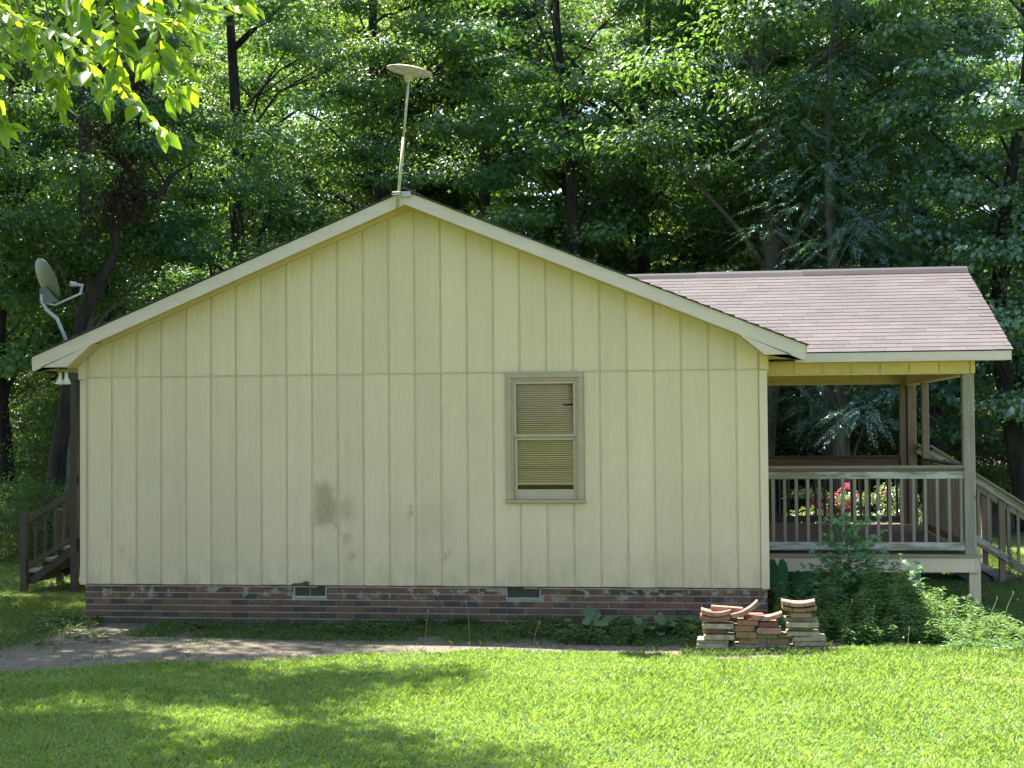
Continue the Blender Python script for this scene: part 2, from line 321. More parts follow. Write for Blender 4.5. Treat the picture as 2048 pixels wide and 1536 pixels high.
# ---------------------------------------------------------------- object helpers
def link(name, me, mat=None, parent=None, loc=None, **props):
    o = bpy.data.objects.new(name, me); COL.objects.link(o)
    if me is not None and mat is not None and not me.materials: me.materials.append(mat)
    if parent is not None: o.parent = parent
    if loc is not None: o.location = loc
    for k, v in props.items(): o[k] = v
    return o
def thing(name, label, cat, loc=(0, 0, 0), group=None):
    o = bpy.data.objects.new(name, None); COL.objects.link(o); o.location = loc
    o.empty_display_size = .2; o['label'] = label; o['category'] = cat
    if group: o['group'] = group
    return o
class MB:
    def __init__(s): s.v = []; s.f = []
    def add(s, vs, fs):
        b = len(s.v); s.v += [tuple(v) for v in vs]; s.f += [tuple(b+i for i in f) for f in fs]; return s
    def box(s, x0, x1, y0, y1, z0, z1):
        return s.add([(x0,y0,z0),(x1,y0,z0),(x1,y1,z0),(x0,y1,z0),(x0,y0,z1),(x1,y0,z1),(x1,y1,z1),(x0,y1,z1)],
                     [(0,3,2,1),(4,5,6,7),(0,1,5,4),(1,2,6,5),(2,3,7,6),(3,0,4,7)])
    def prism(s, poly, y0, y1):
        """poly in (x,z), counter-clockwise seen from -y, extruded along y"""
        n = len(poly); vs = [(x, y0, z) for x, z in poly]+[(x, y1, z) for x, z in poly]
        return s.add(vs, [tuple(range(n)), tuple(range(2*n-1, n-1, -1))]+[(i, i+n, (i+1) % n+n, (i+1) % n) for i in range(n)])
    def tube(s, pts, rad, n=8, cap=True):
        pts = [Vector(p) for p in pts]; rad = rad if hasattr(rad, '__len__') else [rad]*len(pts)
        ref = None; rings = []
        for i, p in enumerate(pts):
            d = (pts[min(i+1, len(pts)-1)]-pts[max(i-1, 0)]).normalized()
            if ref is None: ref = Vector((0, 0, 1)) if abs(d.z) < .9 else Vector((1, 0, 0))
            a = d.cross(ref).normalized(); b = a.cross(d).normalized(); ref = b if abs(d.dot(b)) < .9 else ref
            rings.append([p+(a*math.cos(t)+b*math.sin(t))*rad[i] for t in [2*math.pi*k/n for k in range(n)]])
        vs = [v for r in rings for v in r]; fs = []
        for i in range(len(pts)-1):
            for k in range(n): fs.append((i*n+k, i*n+(k+1) % n, (i+1)*n+(k+1) % n, (i+1)*n+k))
        if cap: fs += [tuple(range(n-1, -1, -1)), tuple((len(pts)-1)*n+k for k in range(n))]
        return s.add(vs, fs)
    def lathe(s, prof, n=24, mat=None):
        """prof: (r,z) pairs; optional matrix"""
        vs = []; fs = []
        for r, z in prof:
            for k in range(n):
                a = 2*math.pi*k/n; v = Vector((r*math.cos(a), r*math.sin(a), z)); vs.append(mat @ v if mat else v)
        for i in range(len(prof)-1):
            for k in range(n): fs.append((i*n+k, i*n+(k+1) % n, (i+1)*n+(k+1) % n, (i+1)*n+k))
        return s.add(vs, fs)
    def mesh(s, name, mat=None, smooth=False):
        me = bpy.data.meshes.new(name); me.from_pydata(s.v, [], s.f); me.update()
        if mat: me.materials.append(mat)
        if smooth: me.polygons.foreach_set('use_smooth', [True]*len(me.polygons))
        return me
    def obj(s, name, mat, parent=None, smooth=False, bevel=0, **props):
        o = link(name, s.mesh(name, mat, smooth), None, parent, **props)
        if bevel:
            b = o.modifiers.new('bevel', 'BEVEL'); b.width = bevel; b.segments = 2; b.limit_method = 'ANGLE'
        return o
def box(name, x0, x1, y0, y1, z0, z1, mat, parent=None, bevel=0, **p):
    """box whose object origin sits at its own centre-ish corner, so object texture coordinates stay local"""
    me = MB().box(0, x1-x0, 0, y1-y0, 0, z1-z0).mesh(name, mat)
    o = link(name, me, None, parent, (x0, y0, z0), **p)
    if bevel:
        b = o.modifiers.new('bevel', 'BEVEL'); b.width = bevel; b.segments = 1; b.limit_method = 'ANGLE'
    return o
_bm = {}
def beam(name, a, b, w, h, mat, parent=None, upv=(0, 0, 1), **p):
    """board from a to b (centre line), width w across, height h along upv; local X runs along it"""
    a, b = Vector(a), Vector(b); L = (b-a).length; key = (round(L, 3), w, h, mat.name)
    if key not in _bm:
        mb = MB(); c = min(w, h)*.08; r = [(-w/2+c, -h/2), (w/2-c, -h/2), (w/2, -h/2+c), (w/2, h/2-c), (w/2-c, h/2), (-w/2+c, h/2), (-w/2, h/2-c), (-w/2, -h/2+c)]
        vs = [(0, y, z) for y, z in r]+[(L, y, z) for y, z in r]
        mb.add(vs, [tuple(range(7, -1, -1)), tuple(range(8, 16))]+[(i, (i+1) % 8, (i+1) % 8+8, i+8) for i in range(8)])
        _bm[key] = mb.mesh(name, mat)
    X = (b-a).normalized(); Z = Vector(upv); Z = (Z-X*Z.dot(X)).normalized(); Y = Z.cross(X)
    mt = Matrix((X, Y, Z)).transposed().to_4x4(); mt.translation = a
    o = link(name, _bm[key], None, parent, **p); o.matrix_local = mt; return o
def post(name, x, y, z0, z1, s, mat, parent=None, **p):
    return beam(name, (x, y, z0), (x, y, z1), s, s, mat, parent, (0, 1, 0), **p)

def npmesh(name, V, F, mat, k=3):
    me = bpy.data.meshes.new(name); V = np.asarray(V, np.float32); F = np.asarray(F, np.int32)
    me.vertices.add(len(V)); me.vertices.foreach_set('co', V.ravel())
    me.loops.add(F.size); me.loops.foreach_set('vertex_index', F.ravel())
    me.polygons.add(len(F)); me.polygons.foreach_set('loop_start', np.arange(0, F.size, k, dtype=np.int32))
    me.polygons.foreach_set('loop_total', np.full(len(F), k, np.int32)); me.update(calc_edges=True)
    if mat: me.materials.append(mat)
    return me
def nrm(a): return a/np.maximum(np.linalg.norm(a, axis=-1, keepdims=True), 1e-9)
def leaves(C, nv, tv, L, Wd, fold=.25, droop=.1):
    """folded pointed leaves (2 triangles each)"""
    n = len(C); nv = nrm(nv); tv = nrm(tv-nv*(tv*nv).sum(1, keepdims=True)); s = np.cross(nv, tv)
    L = np.broadcast_to(L, n)[:, None]; Wd = np.broadcast_to(Wd, n)[:, None]
    v0 = C; v2 = C+tv*L-nv*L*droop; mid = C+tv*L*.45
    v1 = mid+s*Wd/2+nv*Wd*fold*.5; v3 = mid-s*Wd/2+nv*Wd*fold*.5
    V = np.stack([v0, v1, v2, v3], 1).reshape(-1, 3); b = (np.arange(n)*4)[:, None]
    F = np.concatenate([b+[0, 2, 1], b+[0, 3, 2]], 1).reshape(-1, 3)
    return V, F
def stars(C, nv, tv, S):
    """five-lobed leaves (8 triangles each)"""
    n = len(C); nv = nrm(nv); tv = nrm(tv-nv*(tv*nv).sum(1, keepdims=True)); s = np.cross(nv, tv); S = np.broadcast_to(S, n)[:, None]
    P = []; ang = np.radians([0, 56, 118, -118, -56])
    order = sorted(ang); tips = order; inn = [(order[i]+(order[(i+1) % 5] if i < 4 else order[0]+2*np.pi))/2 for i in range(5)]
    for i in range(5):
        a = tips[i]; l = .55 if abs(a) < 1.2 else .42
        P.append(C+(tv*math.cos(a)+s*math.sin(a))*S*l-nv*S*.10)
        a = inn[i]; l = .20 if abs(((a+np.pi) % (2*np.pi))-np.pi) < 2.2 else .10
        P.append(C+(tv*math.cos(a)+s*math.sin(a))*S*l+nv*S*.03)
    V = np.stack(P, 1).reshape(-1, 3); b = (np.arange(n)*10)[:, None]
    f = [[9, 0, 1], [1, 2, 3], [3, 4, 5], [5, 6, 7], [7, 8, 9], [1, 3, 5], [1, 5, 7], [1, 7, 9]]
    F = np.concatenate([b+q for q in f], 1).reshape(-1, 3); return V, F
def cat(parts):
    V = []; F = []; b = 0
    for v, f in parts: V.append(v); F.append(f+b); b += len(v)
    return np.concatenate(V), np.concatenate(F)

# ================================================================ GROUND
def ground_z(x, y):
    z = .02*np.sin(x*1.7+y*.6)+.015*np.sin(y*2.3-x*.8)
    z = z*np.clip((np.abs(y-4)-0.0)/8, .35, 1)
    return z-.02+.5*np.clip((-y-9)/8, 0, 1)**1.5
def make_ground():
    xs = np.concatenate([[-900, -300, -120, -60, -40], np.arange(-30, 30, .25), [30, 40, 60, 120, 300, 900]])
    ys = np.concatenate([[-900, -300, -100, -50], np.arange(-30, 24, .25), [24, 30, 40, 60, 100, 300, 900]])
    X, Y = np.meshgrid(xs, ys); Z = ground_z(X, Y)
    V = np.stack([X, Y, Z], -1).reshape(-1, 3); nx = len(xs)
    i, j = np.meshgrid(np.arange(nx-1), np.arange(len(ys)-1)); a = (j*nx+i).ravel()
    F = np.stack([a, a+1, a+nx+1, a+nx], 1)
    me = npmesh('ground', V, F, M['ground'], 4); me.polygons.foreach_set('use_smooth', [True]*len(F))
    link('ground', me, kind='structure')
make_ground()

# ================================================================ HOUSE
house = thing('house', 'single storey house with cream board siding, low gable roof, brick base and railed porch', 'house')
XW = 8.035; CX = 3.995; SL = .408
def zs(x): return 4.842-SL*abs(x-CX)               # underside of the rake soffit at the wall
def zr(x): return 4.955-SL*abs(x-CX)               # roof deck top
# wall body
HA, HBX = 5.10, 5.98
wall = MB().prism([(.01, .45), (HA, .45), (HA, 2.88), (HA, zs(HA)), (CX, zs(CX)), (.01, zs(.01))], .0135, .12).prism([(HBX, .45), (XW-.01, .45), (XW-.01, zs(XW-.01)), (HBX, zs(HBX))], .0135, .12).prism([(HA, .45), (HBX, .45), (HBX, 1.42), (HA, 1.42)], .0135, .12).prism([(HA, 2.87), (HBX, 2.87), (HBX, zs(HBX)), (HA, zs(HA))], .0135, .12).obj('gable_wall', M['sheathing'], house)
MB().box(.01, .11, .13, 9.4, .45, 3.1).box(XW-.11, XW-.01, .13, 9.4, .45, 3.1).box(.12, XW-.12, 9.3, 9.4, .45, 3.1).obj('side_walls', M['siding'], house)
# siding boards, one per groove interval, lower and upper sheets
GX = [.075+.3048*i for i in range(26)]
xb = [.066]+GX+[XW-.085]
def board_poly(x0, x1, z0, z1f, notch=None):
    bottom = [(x0, z0), (x1, z0)]
    if notch: bottom = [(x0, z0)]+notch+[(x1, z0)]
    if callable(z1f):
        top = [(x1, z1f(x1))]
        if x0 < CX < x1: top.append((CX, z1f(CX)))
        top.append((x0, z1f(x0)))
    else: top = [(x1, z1f), (x0, z1f)]
    return bottom+top
G = .013
ZJ = 2.888
wx0, wx1, wz0, wz1 = 5.095, 5.985, 1.405, 2.885
for i in range(len(xb)-1):
    x0, x1 = xb[i]+(G if i else 0), xb[i+1]-G
    if x1-x0 < .03: continue
    notch = None
    if i == 9: notch = [(x0+.03, .453), (x0+.06, .470), (x0+.16, .480), (x0+.195, .504), (x0+.25, .494), (x1-.004, .462)]
    if i == 8: notch = [(x1-.10, .452), (x1-.06, .461), (x1-.02, .458)]
    if i == 14: notch = [(x0+.02, .455), (x0+.05, .463), (x0+.18, .455)]
    spans = [(.45+random.uniform(-.002, .002), 2.879)]
    if x1 > wx0+.02 and x0 < wx1-.02:
        if x0 < wx0: # board partly beside the window
            MB().prism([(x0, .45), (x1, .45), (x1, wz0-.01), (wx0-.004, wz0-.01), (wx0-.004, 2.879), (x0, 2.879)], .0015, .0130).obj('siding_board', M['siding'], wall)
            spans = []
        elif x1 > wx1:
            MB().prism([(x0, .45), (x1, .45), (x1, 2.879), (wx1+.004, 2.879), (wx1+.004, wz0-.01), (x0, wz0-.01)], .0015, .0130).obj('siding_board', M['siding'], wall)
            spans = []
        else: spans = [(.45, wz0-.01)]
    for (za, zb) in spans:
        MB().prism(board_poly(x0, x1, za, zb, notch), .0015, .0130).obj('siding_board', M['siding'], wall)
    t = lambda x: zs(x)-.052
    if min(t(x0), t(x1)) > ZJ+.05:
        MB().prism(board_poly(x0, x1, ZJ+.006, t), .0005, .0130).obj('siding_board', M['siding'], wall)
hx = xb[9]+G
MB().prism([(hx+.035, .4525), (hx+.245, .4525), (hx+.24, .484), (hx+.20, .491), (hx+.16, .471), (hx+.06, .465)], .003, .0132).obj('rotted_edge', M['wood_dark'], wall)
MB().box(.07, XW-.09, -.004, .013, 2.880, 2.888).obj('joint_flashing', M['trim'], wall)
# corner boards
MB().box(-.012, .062, -.016, .13, .44, 2.86).obj('corner_board', M['trim'], wall, bevel=.003)
MB().prism([(-.03, 2.868), (.052, 2.868), (.052, zs(.052)-.03), (-.03, zs(-.03)-.03)], -.02, .13).obj('corner_board', M['trim'], wall)
MB().box(XW-.083, XW+.004, -.016, .13, .44, 2.875).obj('corner_board', M['trim'], wall, bevel=.003)
MB().prism([(XW-.075, 2.883), (XW+.02, 2.883), (XW+.02, 3.05), (XW-.075, 3.10)], -.02, .13).obj('corner_board', M['header'], wall)
# frieze trim under the rakes
for s in (-1, 1):
    xe = -.0 if s < 0 else XW
    p = [(CX, zs(CX)), (CX, zs(CX)-.048), (xe, zs(xe)-.048), (xe, zs(xe))]
    if s > 0: p = p[::-1]
    p2 = [(CX, zs(CX)), (CX, zs(CX)-.022), (xe, zs(xe)-.022), (xe, zs(xe))]
    if s > 0: p2 = p2[::-1]
    MB().prism(p[::-1], -.018, .012).prism(p2[::-1], -.034, -.0185).obj('frieze_board', M['header'], wall)
# roof
YF = -.30; YB = 9.7; XL, XR = -.475, 8.445
roof = MB()
for s, xe in ((-1, XL-.02), (1, XR+.02)):
    q = [(CX, zr(CX)-.085), (xe, zr(xe)-.085), (xe, zr(xe)+.004), (CX, zr(CX)+.004)]
    if s > 0: q = q
    else: q = q[::-1]
    roof.prism(q[::-1] if s > 0 else q[::-1], YF+.03, YB)
roof = roof.obj('main_roof', M['soffit'], house)
def wob(a, x0, x1, seg, amp): return [(x0+(x1-x0)*i/seg) for i in range(seg+1)]
# shingle courses of the main roof: stepped rows running along the house
sh = MB()
for s in (-1, 1):
    xe = XL-.035 if s < 0 else XR+.035
    n = 34
    for i in range(n):
        xa = xe+(CX-xe)*i/n; xc = xe+(CX-xe)*(i+1.15)/n
        if (xc-CX)*s < 0: xc = CX
        j = [random.uniform(-.012, .006) for _ in range(2)]
        y0 = YF-.022+j[0]
        vs = [(xa, y0, zr(xa)+.006), (xa, YB, zr(xa)+.006), (xa, YB, zr(xa)+.020), (xa, y0, zr(xa)+.020+random.uniform(0, .004)), (xc, y0, zr(xc)+.006), (xc, YB, zr(xc)+.006)]
        sh.add(vs, [(0, 3, 2, 1), (3, 4, 5, 2), (0, 4, 3), (0, 1, 5, 4)])
sh.obj('shingle_courses', M['shingle'], roof, kind='stuff')
for k in range(32):
    y0 = YF-.03+k*.31
    MB().prism([(CX-.16, zr(CX-.16)+.022), (CX, zr(CX)+.024), (CX+.16, zr(CX+.16)+.022), (CX+.16, zr(CX+.16)+.032), (CX, zr(CX)+.045), (CX-.16, zr(CX-.16)+.032)], y0, y0+.30).obj('ridge_cap', M['shingle'], roof)
# rake fascia boards, returns, eave fascia, soffits
FH = .150
for s, xe in ((-1, XL), (1, XR)):
    zt = lambda x: zr(x)-.003
    xg = .24 if s < 0 else 7.72                      # start of the return
    p = [(CX, zt(CX)-FH), (xe, zt(xe)-FH-(.012)), (xe, zt(xe)), (CX, zt(CX))]
    if s > 0: pp = [p[0], p[1], p[2], p[3]]
    else: pp = [p[1], p[0], p[3], p[2]]
    MB().prism(pp, YF, YF+.024).obj('rake_fascia', M['fascia'], roof)
    xo = -.05 if s < 0 else 8.01; gp = .009
    zb = 3.005 if s < 0 else 3.035
    tri = [(xg, zt(xg)-FH-gp), (xo, zb), (xe+(.05 if s < 0 else -.07), zb+.002), (xe+(.01 if s < 0 else -.01), zt(xe)-FH-gp-.014)]
    if s < 0: tri = tri[::-1]
    tri = tri[::-1]
    MB().prism(tri, YF+.003, YF+.022).obj('rake_return', M['fascia'], roof)
    # eave fascia along y and flat soffit under the eave
    if s < 0:
        MB().box(xe-.004, xe+.018, YF+.025, YB, 2.985, zr(xe)-.02).obj('eave_fascia', M['fascia'], roof)
        MB().box(xe+.02, -.016, YF+.024, YB, 3.005, 3.015).obj('eave_soffit', M['soffit'], roof)
    else:
        MB().box(xe-.018, xe+.004, YF+.025, 1.0, 3.02, zr(xe)-.02).obj('eave_fascia', M['fascia'], roof)
        MB().box(XW+.006, xe-.02, YF+.024, 1.6, 3.035, 3.045).obj('eave_soffit', M['soffit'], roof)
        MB().box(8.09, 8.21, YF+.07, YF+.17, 3.028, 3.0345).obj('soffit_vent', M['dark'], roof)
    # sloping rake soffit board
    a = (CX, zs(CX)); b = (xg, zs(xg))
    q = [(a[0], a[1]), (b[0], b[1]), (b[0], b[1]+.008), (a[0], a[1]+.008)]
    if s < 0: q = q[::-1]
    MB().prism(q[::-1], YF+.025, .012).obj('rake_soffit', M['soffit'], roof)
    q = [(xg, zt(xg)-FH-.004), (xo, zb+.004), (xo-s*.012, zb+.004), (xg-s*.012, zt(xg)-FH+.010)]
    MB().prism(q if s < 0 else q[::-1], YF+.024, -.0205).obj('return_panel', M['soffit'], roof)
# brick foundation
found = MB().box(.03, XW-.02, .048, .16, -.2, .452).box(.03, .14, .17, 9.4, -.2, .449).box(XW-.13, XW-.02, .17, 9.4, -.2, .449).obj('foundation', M['mortar'], house)
MB().box(.04, XW-.03, .02, .05, .437, .452).obj('sill_plate', M['dark_wood'], found)
BL, BH, CP = .200, .060, .0735
bme = MB().box(0, BL, 0, .03, 0, BH).mesh('brick', M['brick'])
bhf = MB().box(0, .095, 0, .03, 0, BH).mesh('brick', M['brick'])
vents = [(2.590, 2.965), (5.083, 5.465)]
for r in range(6):
    z = -.012+r*CP; x = .035-(.105 if r % 2 else 0)
    while x < XW-.03:
        xx0, xx1 = max(x, .035), min(x+BL, XW-.022)
        cl = None
        if r >= 4:
            for a, b in vents:
                if xx1 > a-.012 and xx0 < b+.012:
                    if xx0 < a-.05: xx1 = a-.014
                    elif xx1 > b+.05: xx0 = b+.014
                    else: cl = 1
        w = xx1-xx0
        if cl is None and w > .03:
            dy = random.uniform(-.002, .002)
            if abs(w-BL) < .001: o = link('brick', bme, None, found, (xx0, .036+dy, z))
            elif abs(w-.095) < .003: o = link('brick', bhf, None, found, (xx0, .036+dy, z))
            else: o = link('brick', MB().box(0, w, 0, .03, 0, BH).mesh('brick', M['brick']), None, found, (xx0, .036+dy, z))
            o.rotation_euler = (0, random.uniform(-.006, .006), random.uniform(-.004, .004))
        x += BL+.0105
# mortar smears / parging ledge under the siding
sm = MB()
x = .03
while x < XW-.3:
    w = random.uniform(.08, .5)
    if random.random() < .75: sm.box(x, x+w, .031, .05, .418+random.uniform(0, .008), .436)
    x += w+random.uniform(.0, .12)
sm.obj('mortar_bed', M['mortar'], found, kind='stuff')
# foundation vents with wire mesh
for vi, (a, b) in enumerate(vents):
    v = MB().box(a, b, .0465, .0475, .318, .45).obj('foundation_vent', M['dark'], house)
    MB().box(a-.008, b+.008, .026, .046, .300, .320).box(a-.008, a+.006, .028, .046, .3205, .449).box(b-.006, b+.008, .028, .046, .3205, .449).obj('vent_frame', M['mortar'] if vi == 0 else M['vent_grey'], v)
    if vi == 0: MB().box((a+b)/2-.006, (a+b)/2+.006, .030, .045, .3205, .448).obj('vent_mullion', M['mesh_wire'], v)
    g = MB(); nn = 15
    for i in range(nn):
        xx = a+.012+(b-a-.024)*i/(nn-1); g.box(xx-.0012, xx+.0012, .036, .0384, .321, .449)
    for i in range(6):
        zz = .328+i*.021; g.box(a+.007, b-.007, .0386, .041, zz-.0012, zz+.0012)
    g.obj('vent_mesh', M['mesh_wire'], v, kind='stuff')
# ---- window
win = MB()
win.box(wx0, wx0+.062, -.026, .03, wz0+.032, wz1-.065).box(wx1-.062, wx1, -.026, .03, wz0+.032, wz1-.065).box(wx0, wx1, -.028, .03, wz1-.0645, wz1)
window = win.obj('window', M['window_paint'], house, bevel=.004)
MB().box(wx0+.055, wx1-.055, -.012, .028, wz1-.095, wz1-.066).box(wx0+.0625, wx0+.085, -.012, .05, wz0+.034, wz1-.096).box(wx1-.085, wx1-.0625, -.012, .05, wz0+.034, wz1-.096).obj('inner_frame', M['window_paint'], window)
MB().box(wx0-.015, wx1+.015, -.045, .03, wz0-.004, wz0+.030).obj('sill', M['window_paint'], window, bevel=.004)
MB().box(wx0-.004, wx1+.004, -.034, -.0285, wz1-.004, wz1+.006).obj('drip_cap', M['galv'], window)
ix0, ix1 = wx0+.0855, wx1-.0855
MID = 2.150
def sash(x0, x1, z0, z1, y, rail=.03, bot=.03):
    f = MB().box(x0, x0+rail, y, y+.02, z0, z1).box(x1-rail, x1, y, y+.02, z0, z1).box(x0+rail, x1-rail, y, y+.02, z1-rail, z1).box(x0+rail, x1-rail, y, y+.02, z0, z0+bot).obj('sash', M['sash_paint'], window, bevel=.002)
    b = MB()
    for q in ((x0+rail, x0+rail+.006, z0+bot, z1-rail), (x1-rail-.006, x1-rail, z0+bot, z1-rail), (x0+rail, x1-rail, z1-rail-.006, z1-rail), (x0+rail, x1-rail, z0+bot, z0+bot+.006)):
        b.box(q[0]+.0002, q[1]-.0002, y-.002, y+.008, q[2]+.0002, q[3]-.0002)
    b.obj('glazing_bead', M['trim'], window)
    MB().box(x0+rail, x1-rail, y+.009, y+.013, z0+bot, z1-rail).obj('pane', M['glass'], window)
sash(ix0, ix1, MID, wz1-.0965, .0, .026, .022)
sash(ix0+.002, ix1-.002, wz0+.033, MID-.002, .022, .030, .105)
MB().box(ix0-.1, ix1+.1, .125, .14, wz0-.1, wz1+.1).obj('dark_interior', M['dark'], window)  # black sheet standing in for the unlit room
bl = MB(); z = wz1-.125; k = 0
while z > 1.632:
    tx = ix1-.03
    if abs(z-2.52) < .011: tx = ix1-.155
    tilt = .006+random.uniform(-.001, .001)
    j = random.uniform(-.001, .001)
    bl.add([(ix0+.03, .062+tilt, z+.011), (ix0+.03, .052, z-.011+j), (tx, .052, z-.011), (tx, .062+tilt, z+.011), (ix0+.03, .055, z+.001), (tx, .055, z+.001)], [(0, 4, 5, 3), (4, 1, 2, 5)])
    z -= .0245; k += 1
bl.box(ix0+.03, ix1-.03, .05, .07, 1.602, 1.622)
bl.obj('blind', M['blind'], window, kind='stuff')
co = MB()
for xx in (ix0+.12, ix0+.36, ix1-.12): co.box(xx-.001, xx+.001, .049, .0505, 1.59, wz1-.11)
co.obj('blind_cord', M['blind'], window)
# hidden back of the house interior stays dark; ---- porch roof
PR_Y, PR_Z, PE_Y, PE_Z, PX1 = 3.93, 4.335, .95, 3.105, 10.87
PSL = (PR_Z-PE_Z)/(PR_Y-PE_Y)
def pz(y): return PR_Z-PSL*abs(y-PR_Y)
def pxm(z): return CX+(4.955-z)/SL
proof = MB()
for s in (-1, 1):
    ye = PR_Y+s*(PR_Y-PE_Y); zt = lambda z: z
    xa, xbq = pxm(PR_Z)-.3, pxm(PE_Z)-.35
    vs = [(xa, PR_Y, PR_Z-.09), (PX1-.03, PR_Y, PR_Z-.09), (PX1-.03, ye, PE_Z-.09), (xbq, ye, PE_Z-.09), (xa, PR_Y, PR_Z-.002), (PX1-.03, PR_Y, PR_Z-.002), (PX1-.03, ye, PE_Z-.002), (xbq, ye, PE_Z-.002)]
    fs = [(0, 3, 2, 1), (4, 5, 6, 7), (0, 1, 5, 4), (1, 2, 6, 5), (2, 3, 7, 6), (3, 0, 4, 7)]
    if s > 0: fs = [f[::-1] for f in fs]
    proof.add(vs, fs)
proof = proof.obj('porch_roof', M['ridge'], house)
rows = 24; SW = .305
ux = Vector((0, 1, PSL)).normalized(); LEN = (Vector((0, PR_Y, PR_Z))-Vector((0, PE_Y, PE_Z))).length
tab = MB(); c = .0016; ex = LEN/rows
tab.add([(c, 0, 0), (SW-c, 0, 0), (SW-c, 0, .006), (c, 0, .006), (c, ex*1.02, -.002), (SW-c, ex*1.02, -.002), (SW-c, ex*1.02, .001), (c, ex*1.02, .001)],
        [(0, 3, 2, 1), (0, 1, 2, 3), (3, 2, 6, 7), (0, 3, 7, 4), (1, 5, 6, 2)])
tabm = tab.mesh('shingle', M['shingle'])
rotm = math.atan(PSL)
nsh = 0
back = MB(); rest = MB()
for i in range(rows):
    yy = PE_Y-.02+ux.y*ex*i; zz = PE_Z+ux.z*ex*i+.003
    xst = pxm(zz)-.12; off = (i % 3)*SW/3+(.04 if i % 2 else 0)
    x = xst-((xst-off) % SW)
    while x < PX1-.02:
        w = min(SW, PX1+.012-x)
        if nsh >= 298:                                   # the last courses under the ridge: one joined part
            Mt = Matrix.Translation((x, yy, zz)) @ Matrix.Rotation(rotm+random.uniform(-.004, .006), 4, 'X')
            rest.add([Mt @ Vector(v) for v in [(c, 0, 0), (w-c, 0, 0), (w-c, 0, .006), (c, 0, .006), (c, ex*1.02, -.002), (w-c, ex*1.02, -.002), (w-c, ex*1.02, .001), (c, ex*1.02, .001)]], [(0, 1, 2, 3), (3, 2, 6, 7), (1, 5, 6, 2)])
            x += SW; continue
        if w > SW-.002: o = link('shingle', tabm, None, proof, (x, yy, zz))
        else:
            me = MB().add([(c, 0, 0), (w, 0, 0), (w, 0, .009), (c, 0, .009), (c, ex*1.02, -.002), (w, ex*1.02, -.002), (w, ex*1.02, .001), (c, ex*1.02, .001)], [(0, 1, 2, 3), (3, 2, 6, 7), (1, 5, 6, 2)]).mesh('shingle', M['shingle'])
            o = link('shingle', me, None, proof, (x, yy, zz))
        o.rotation_euler = (rotm+random.uniform(-.004, .006), 0, random.uniform(-.002, .002))
        nsh += 1; x += SW
    y2 = 2*PR_Y-yy; back.add([(xst, y2, zz), (PX1, y2, zz), (PX1, y2, zz+.009), (xst, y2, zz+.009), (PX1, y2-ux.y*ex, zz+ux.z*ex), (xst, y2-ux.y*ex, zz+ux.z*ex)], [(0, 1, 2, 3), (3, 2, 4, 5)])
back.obj('shingle_courses', M['shingle'], proof, kind='stuff'); rest.obj('ridge_shingles', M['shingle'], proof, kind='stuff')
for (a, b, dz) in ((pxm(PR_Z)-.1, 7.28, .0), (7.24, 8.72, .006), (8.68, PX1+.01, .012)):
    pr = [(-.15, -.052), (-.10, .008), (0, .045), (.10, .008), (.15, -.052), (.13, -.058), (0, -.01), (-.13, -.058)]
    vs = [(a, PR_Y+y, PR_Z+z+dz) for y, z in pr]+[(b, PR_Y+y, PR_Z+z+dz) for y, z in pr]
    MB().add(vs, [tuple(range(7, -1, -1)), tuple(range(8, 16))]+[(i, (i+1) % 8, (i+1) % 8+8, i+8) for i in range(8)]).obj('ridge_vent', M['ridge'], proof)
MB().box(8.40, PX1-.02, PE_Y-.012, PE_Y+.012, PE_Z-.112, PE_Z-.006).obj('porch_fascia', M['fascia'], proof)
for s in (-1, 1):
    ye = PR_Y+s*(PR_Y-PE_Y); q = [(PX1-.028, PR_Y, PR_Z-.005), (PX1-.028, ye, PE_Z-.005), (PX1-.028, ye, PE_Z-.112), (PX1-.028, PR_Y, PR_Z-.14)]
    MB().add(q+[(x+.022, y, z) for x, y, z in q], [(0, 1, 2, 3), (7, 6, 5, 4), (0, 4, 5, 1), (1, 5, 6, 2), (2, 6, 7, 3), (3, 7, 4, 0)]).obj('porch_rake_board', M['fascia'], proof)
MB().box(XW+.03, PX1-.03, PE_Y+.013, 1.235, 2.997, 3.006).obj('porch_soffit', M['soffit'], proof)
# headers: front, side and back, each faced with boards
HX0, HX1, HF, HB = XW+.006, 10.50, 1.24, 6.60
hd = MB().box(HX0, HX1-.012, HF+.013, HF+.13, 2.852, 3.08).obj('porch_header', M['sheathing'], house)
hb = [HX0, 8.40, 8.735, 9.07, 9.405, 9.745, 10.09, 10.44]
for i in range(len(hb)-1):
    MB().box(hb[i]+(.012 if i else 0), hb[i+1]-.012, HF, HF+.0125, 2.868, 2.990).obj('header_board', M['header'], hd)
MB().box(HX0, 10.44, HF-.006, HF+.012, 2.992, 3.004).obj('header_trim', M['header'], hd)
MB().box(10.452, HX1, HF-.012, HF+.13, 2.852, 3.004).obj('header_end', M['header'], hd)
MB().box(HX0, 10.44, HF-.004, HF+.125, 2.848, 2.866).obj('header_lip', M['header'], hd)
hk = MB().box(HX0, HX1, HB-.06, HB+.06, 2.90, 3.25).obj('porch_header', M['sheathing'], house)
MB().box(HX0, HX1, HB-.075, HB+.075, 2.865, 2.897).obj('header_lip', M['trim'], hk)
for i in range(9): 
    a = HX0+i*.305
    MB().box(a+.006, min(a+.299, HX1), HB-.073, HB-.061, 2.90, 3.25).obj('header_board', M['header'], hk)
hs = MB().box(10.385, 10.495, HF+.131, HB-.08, 2.86, 3.1).obj('porch_header', M['header'], house)
MB().box(10.36, 10.51, HF+.135, HB-.08, 2.838, 2.857).obj('header_lip', M['trim'], hs)
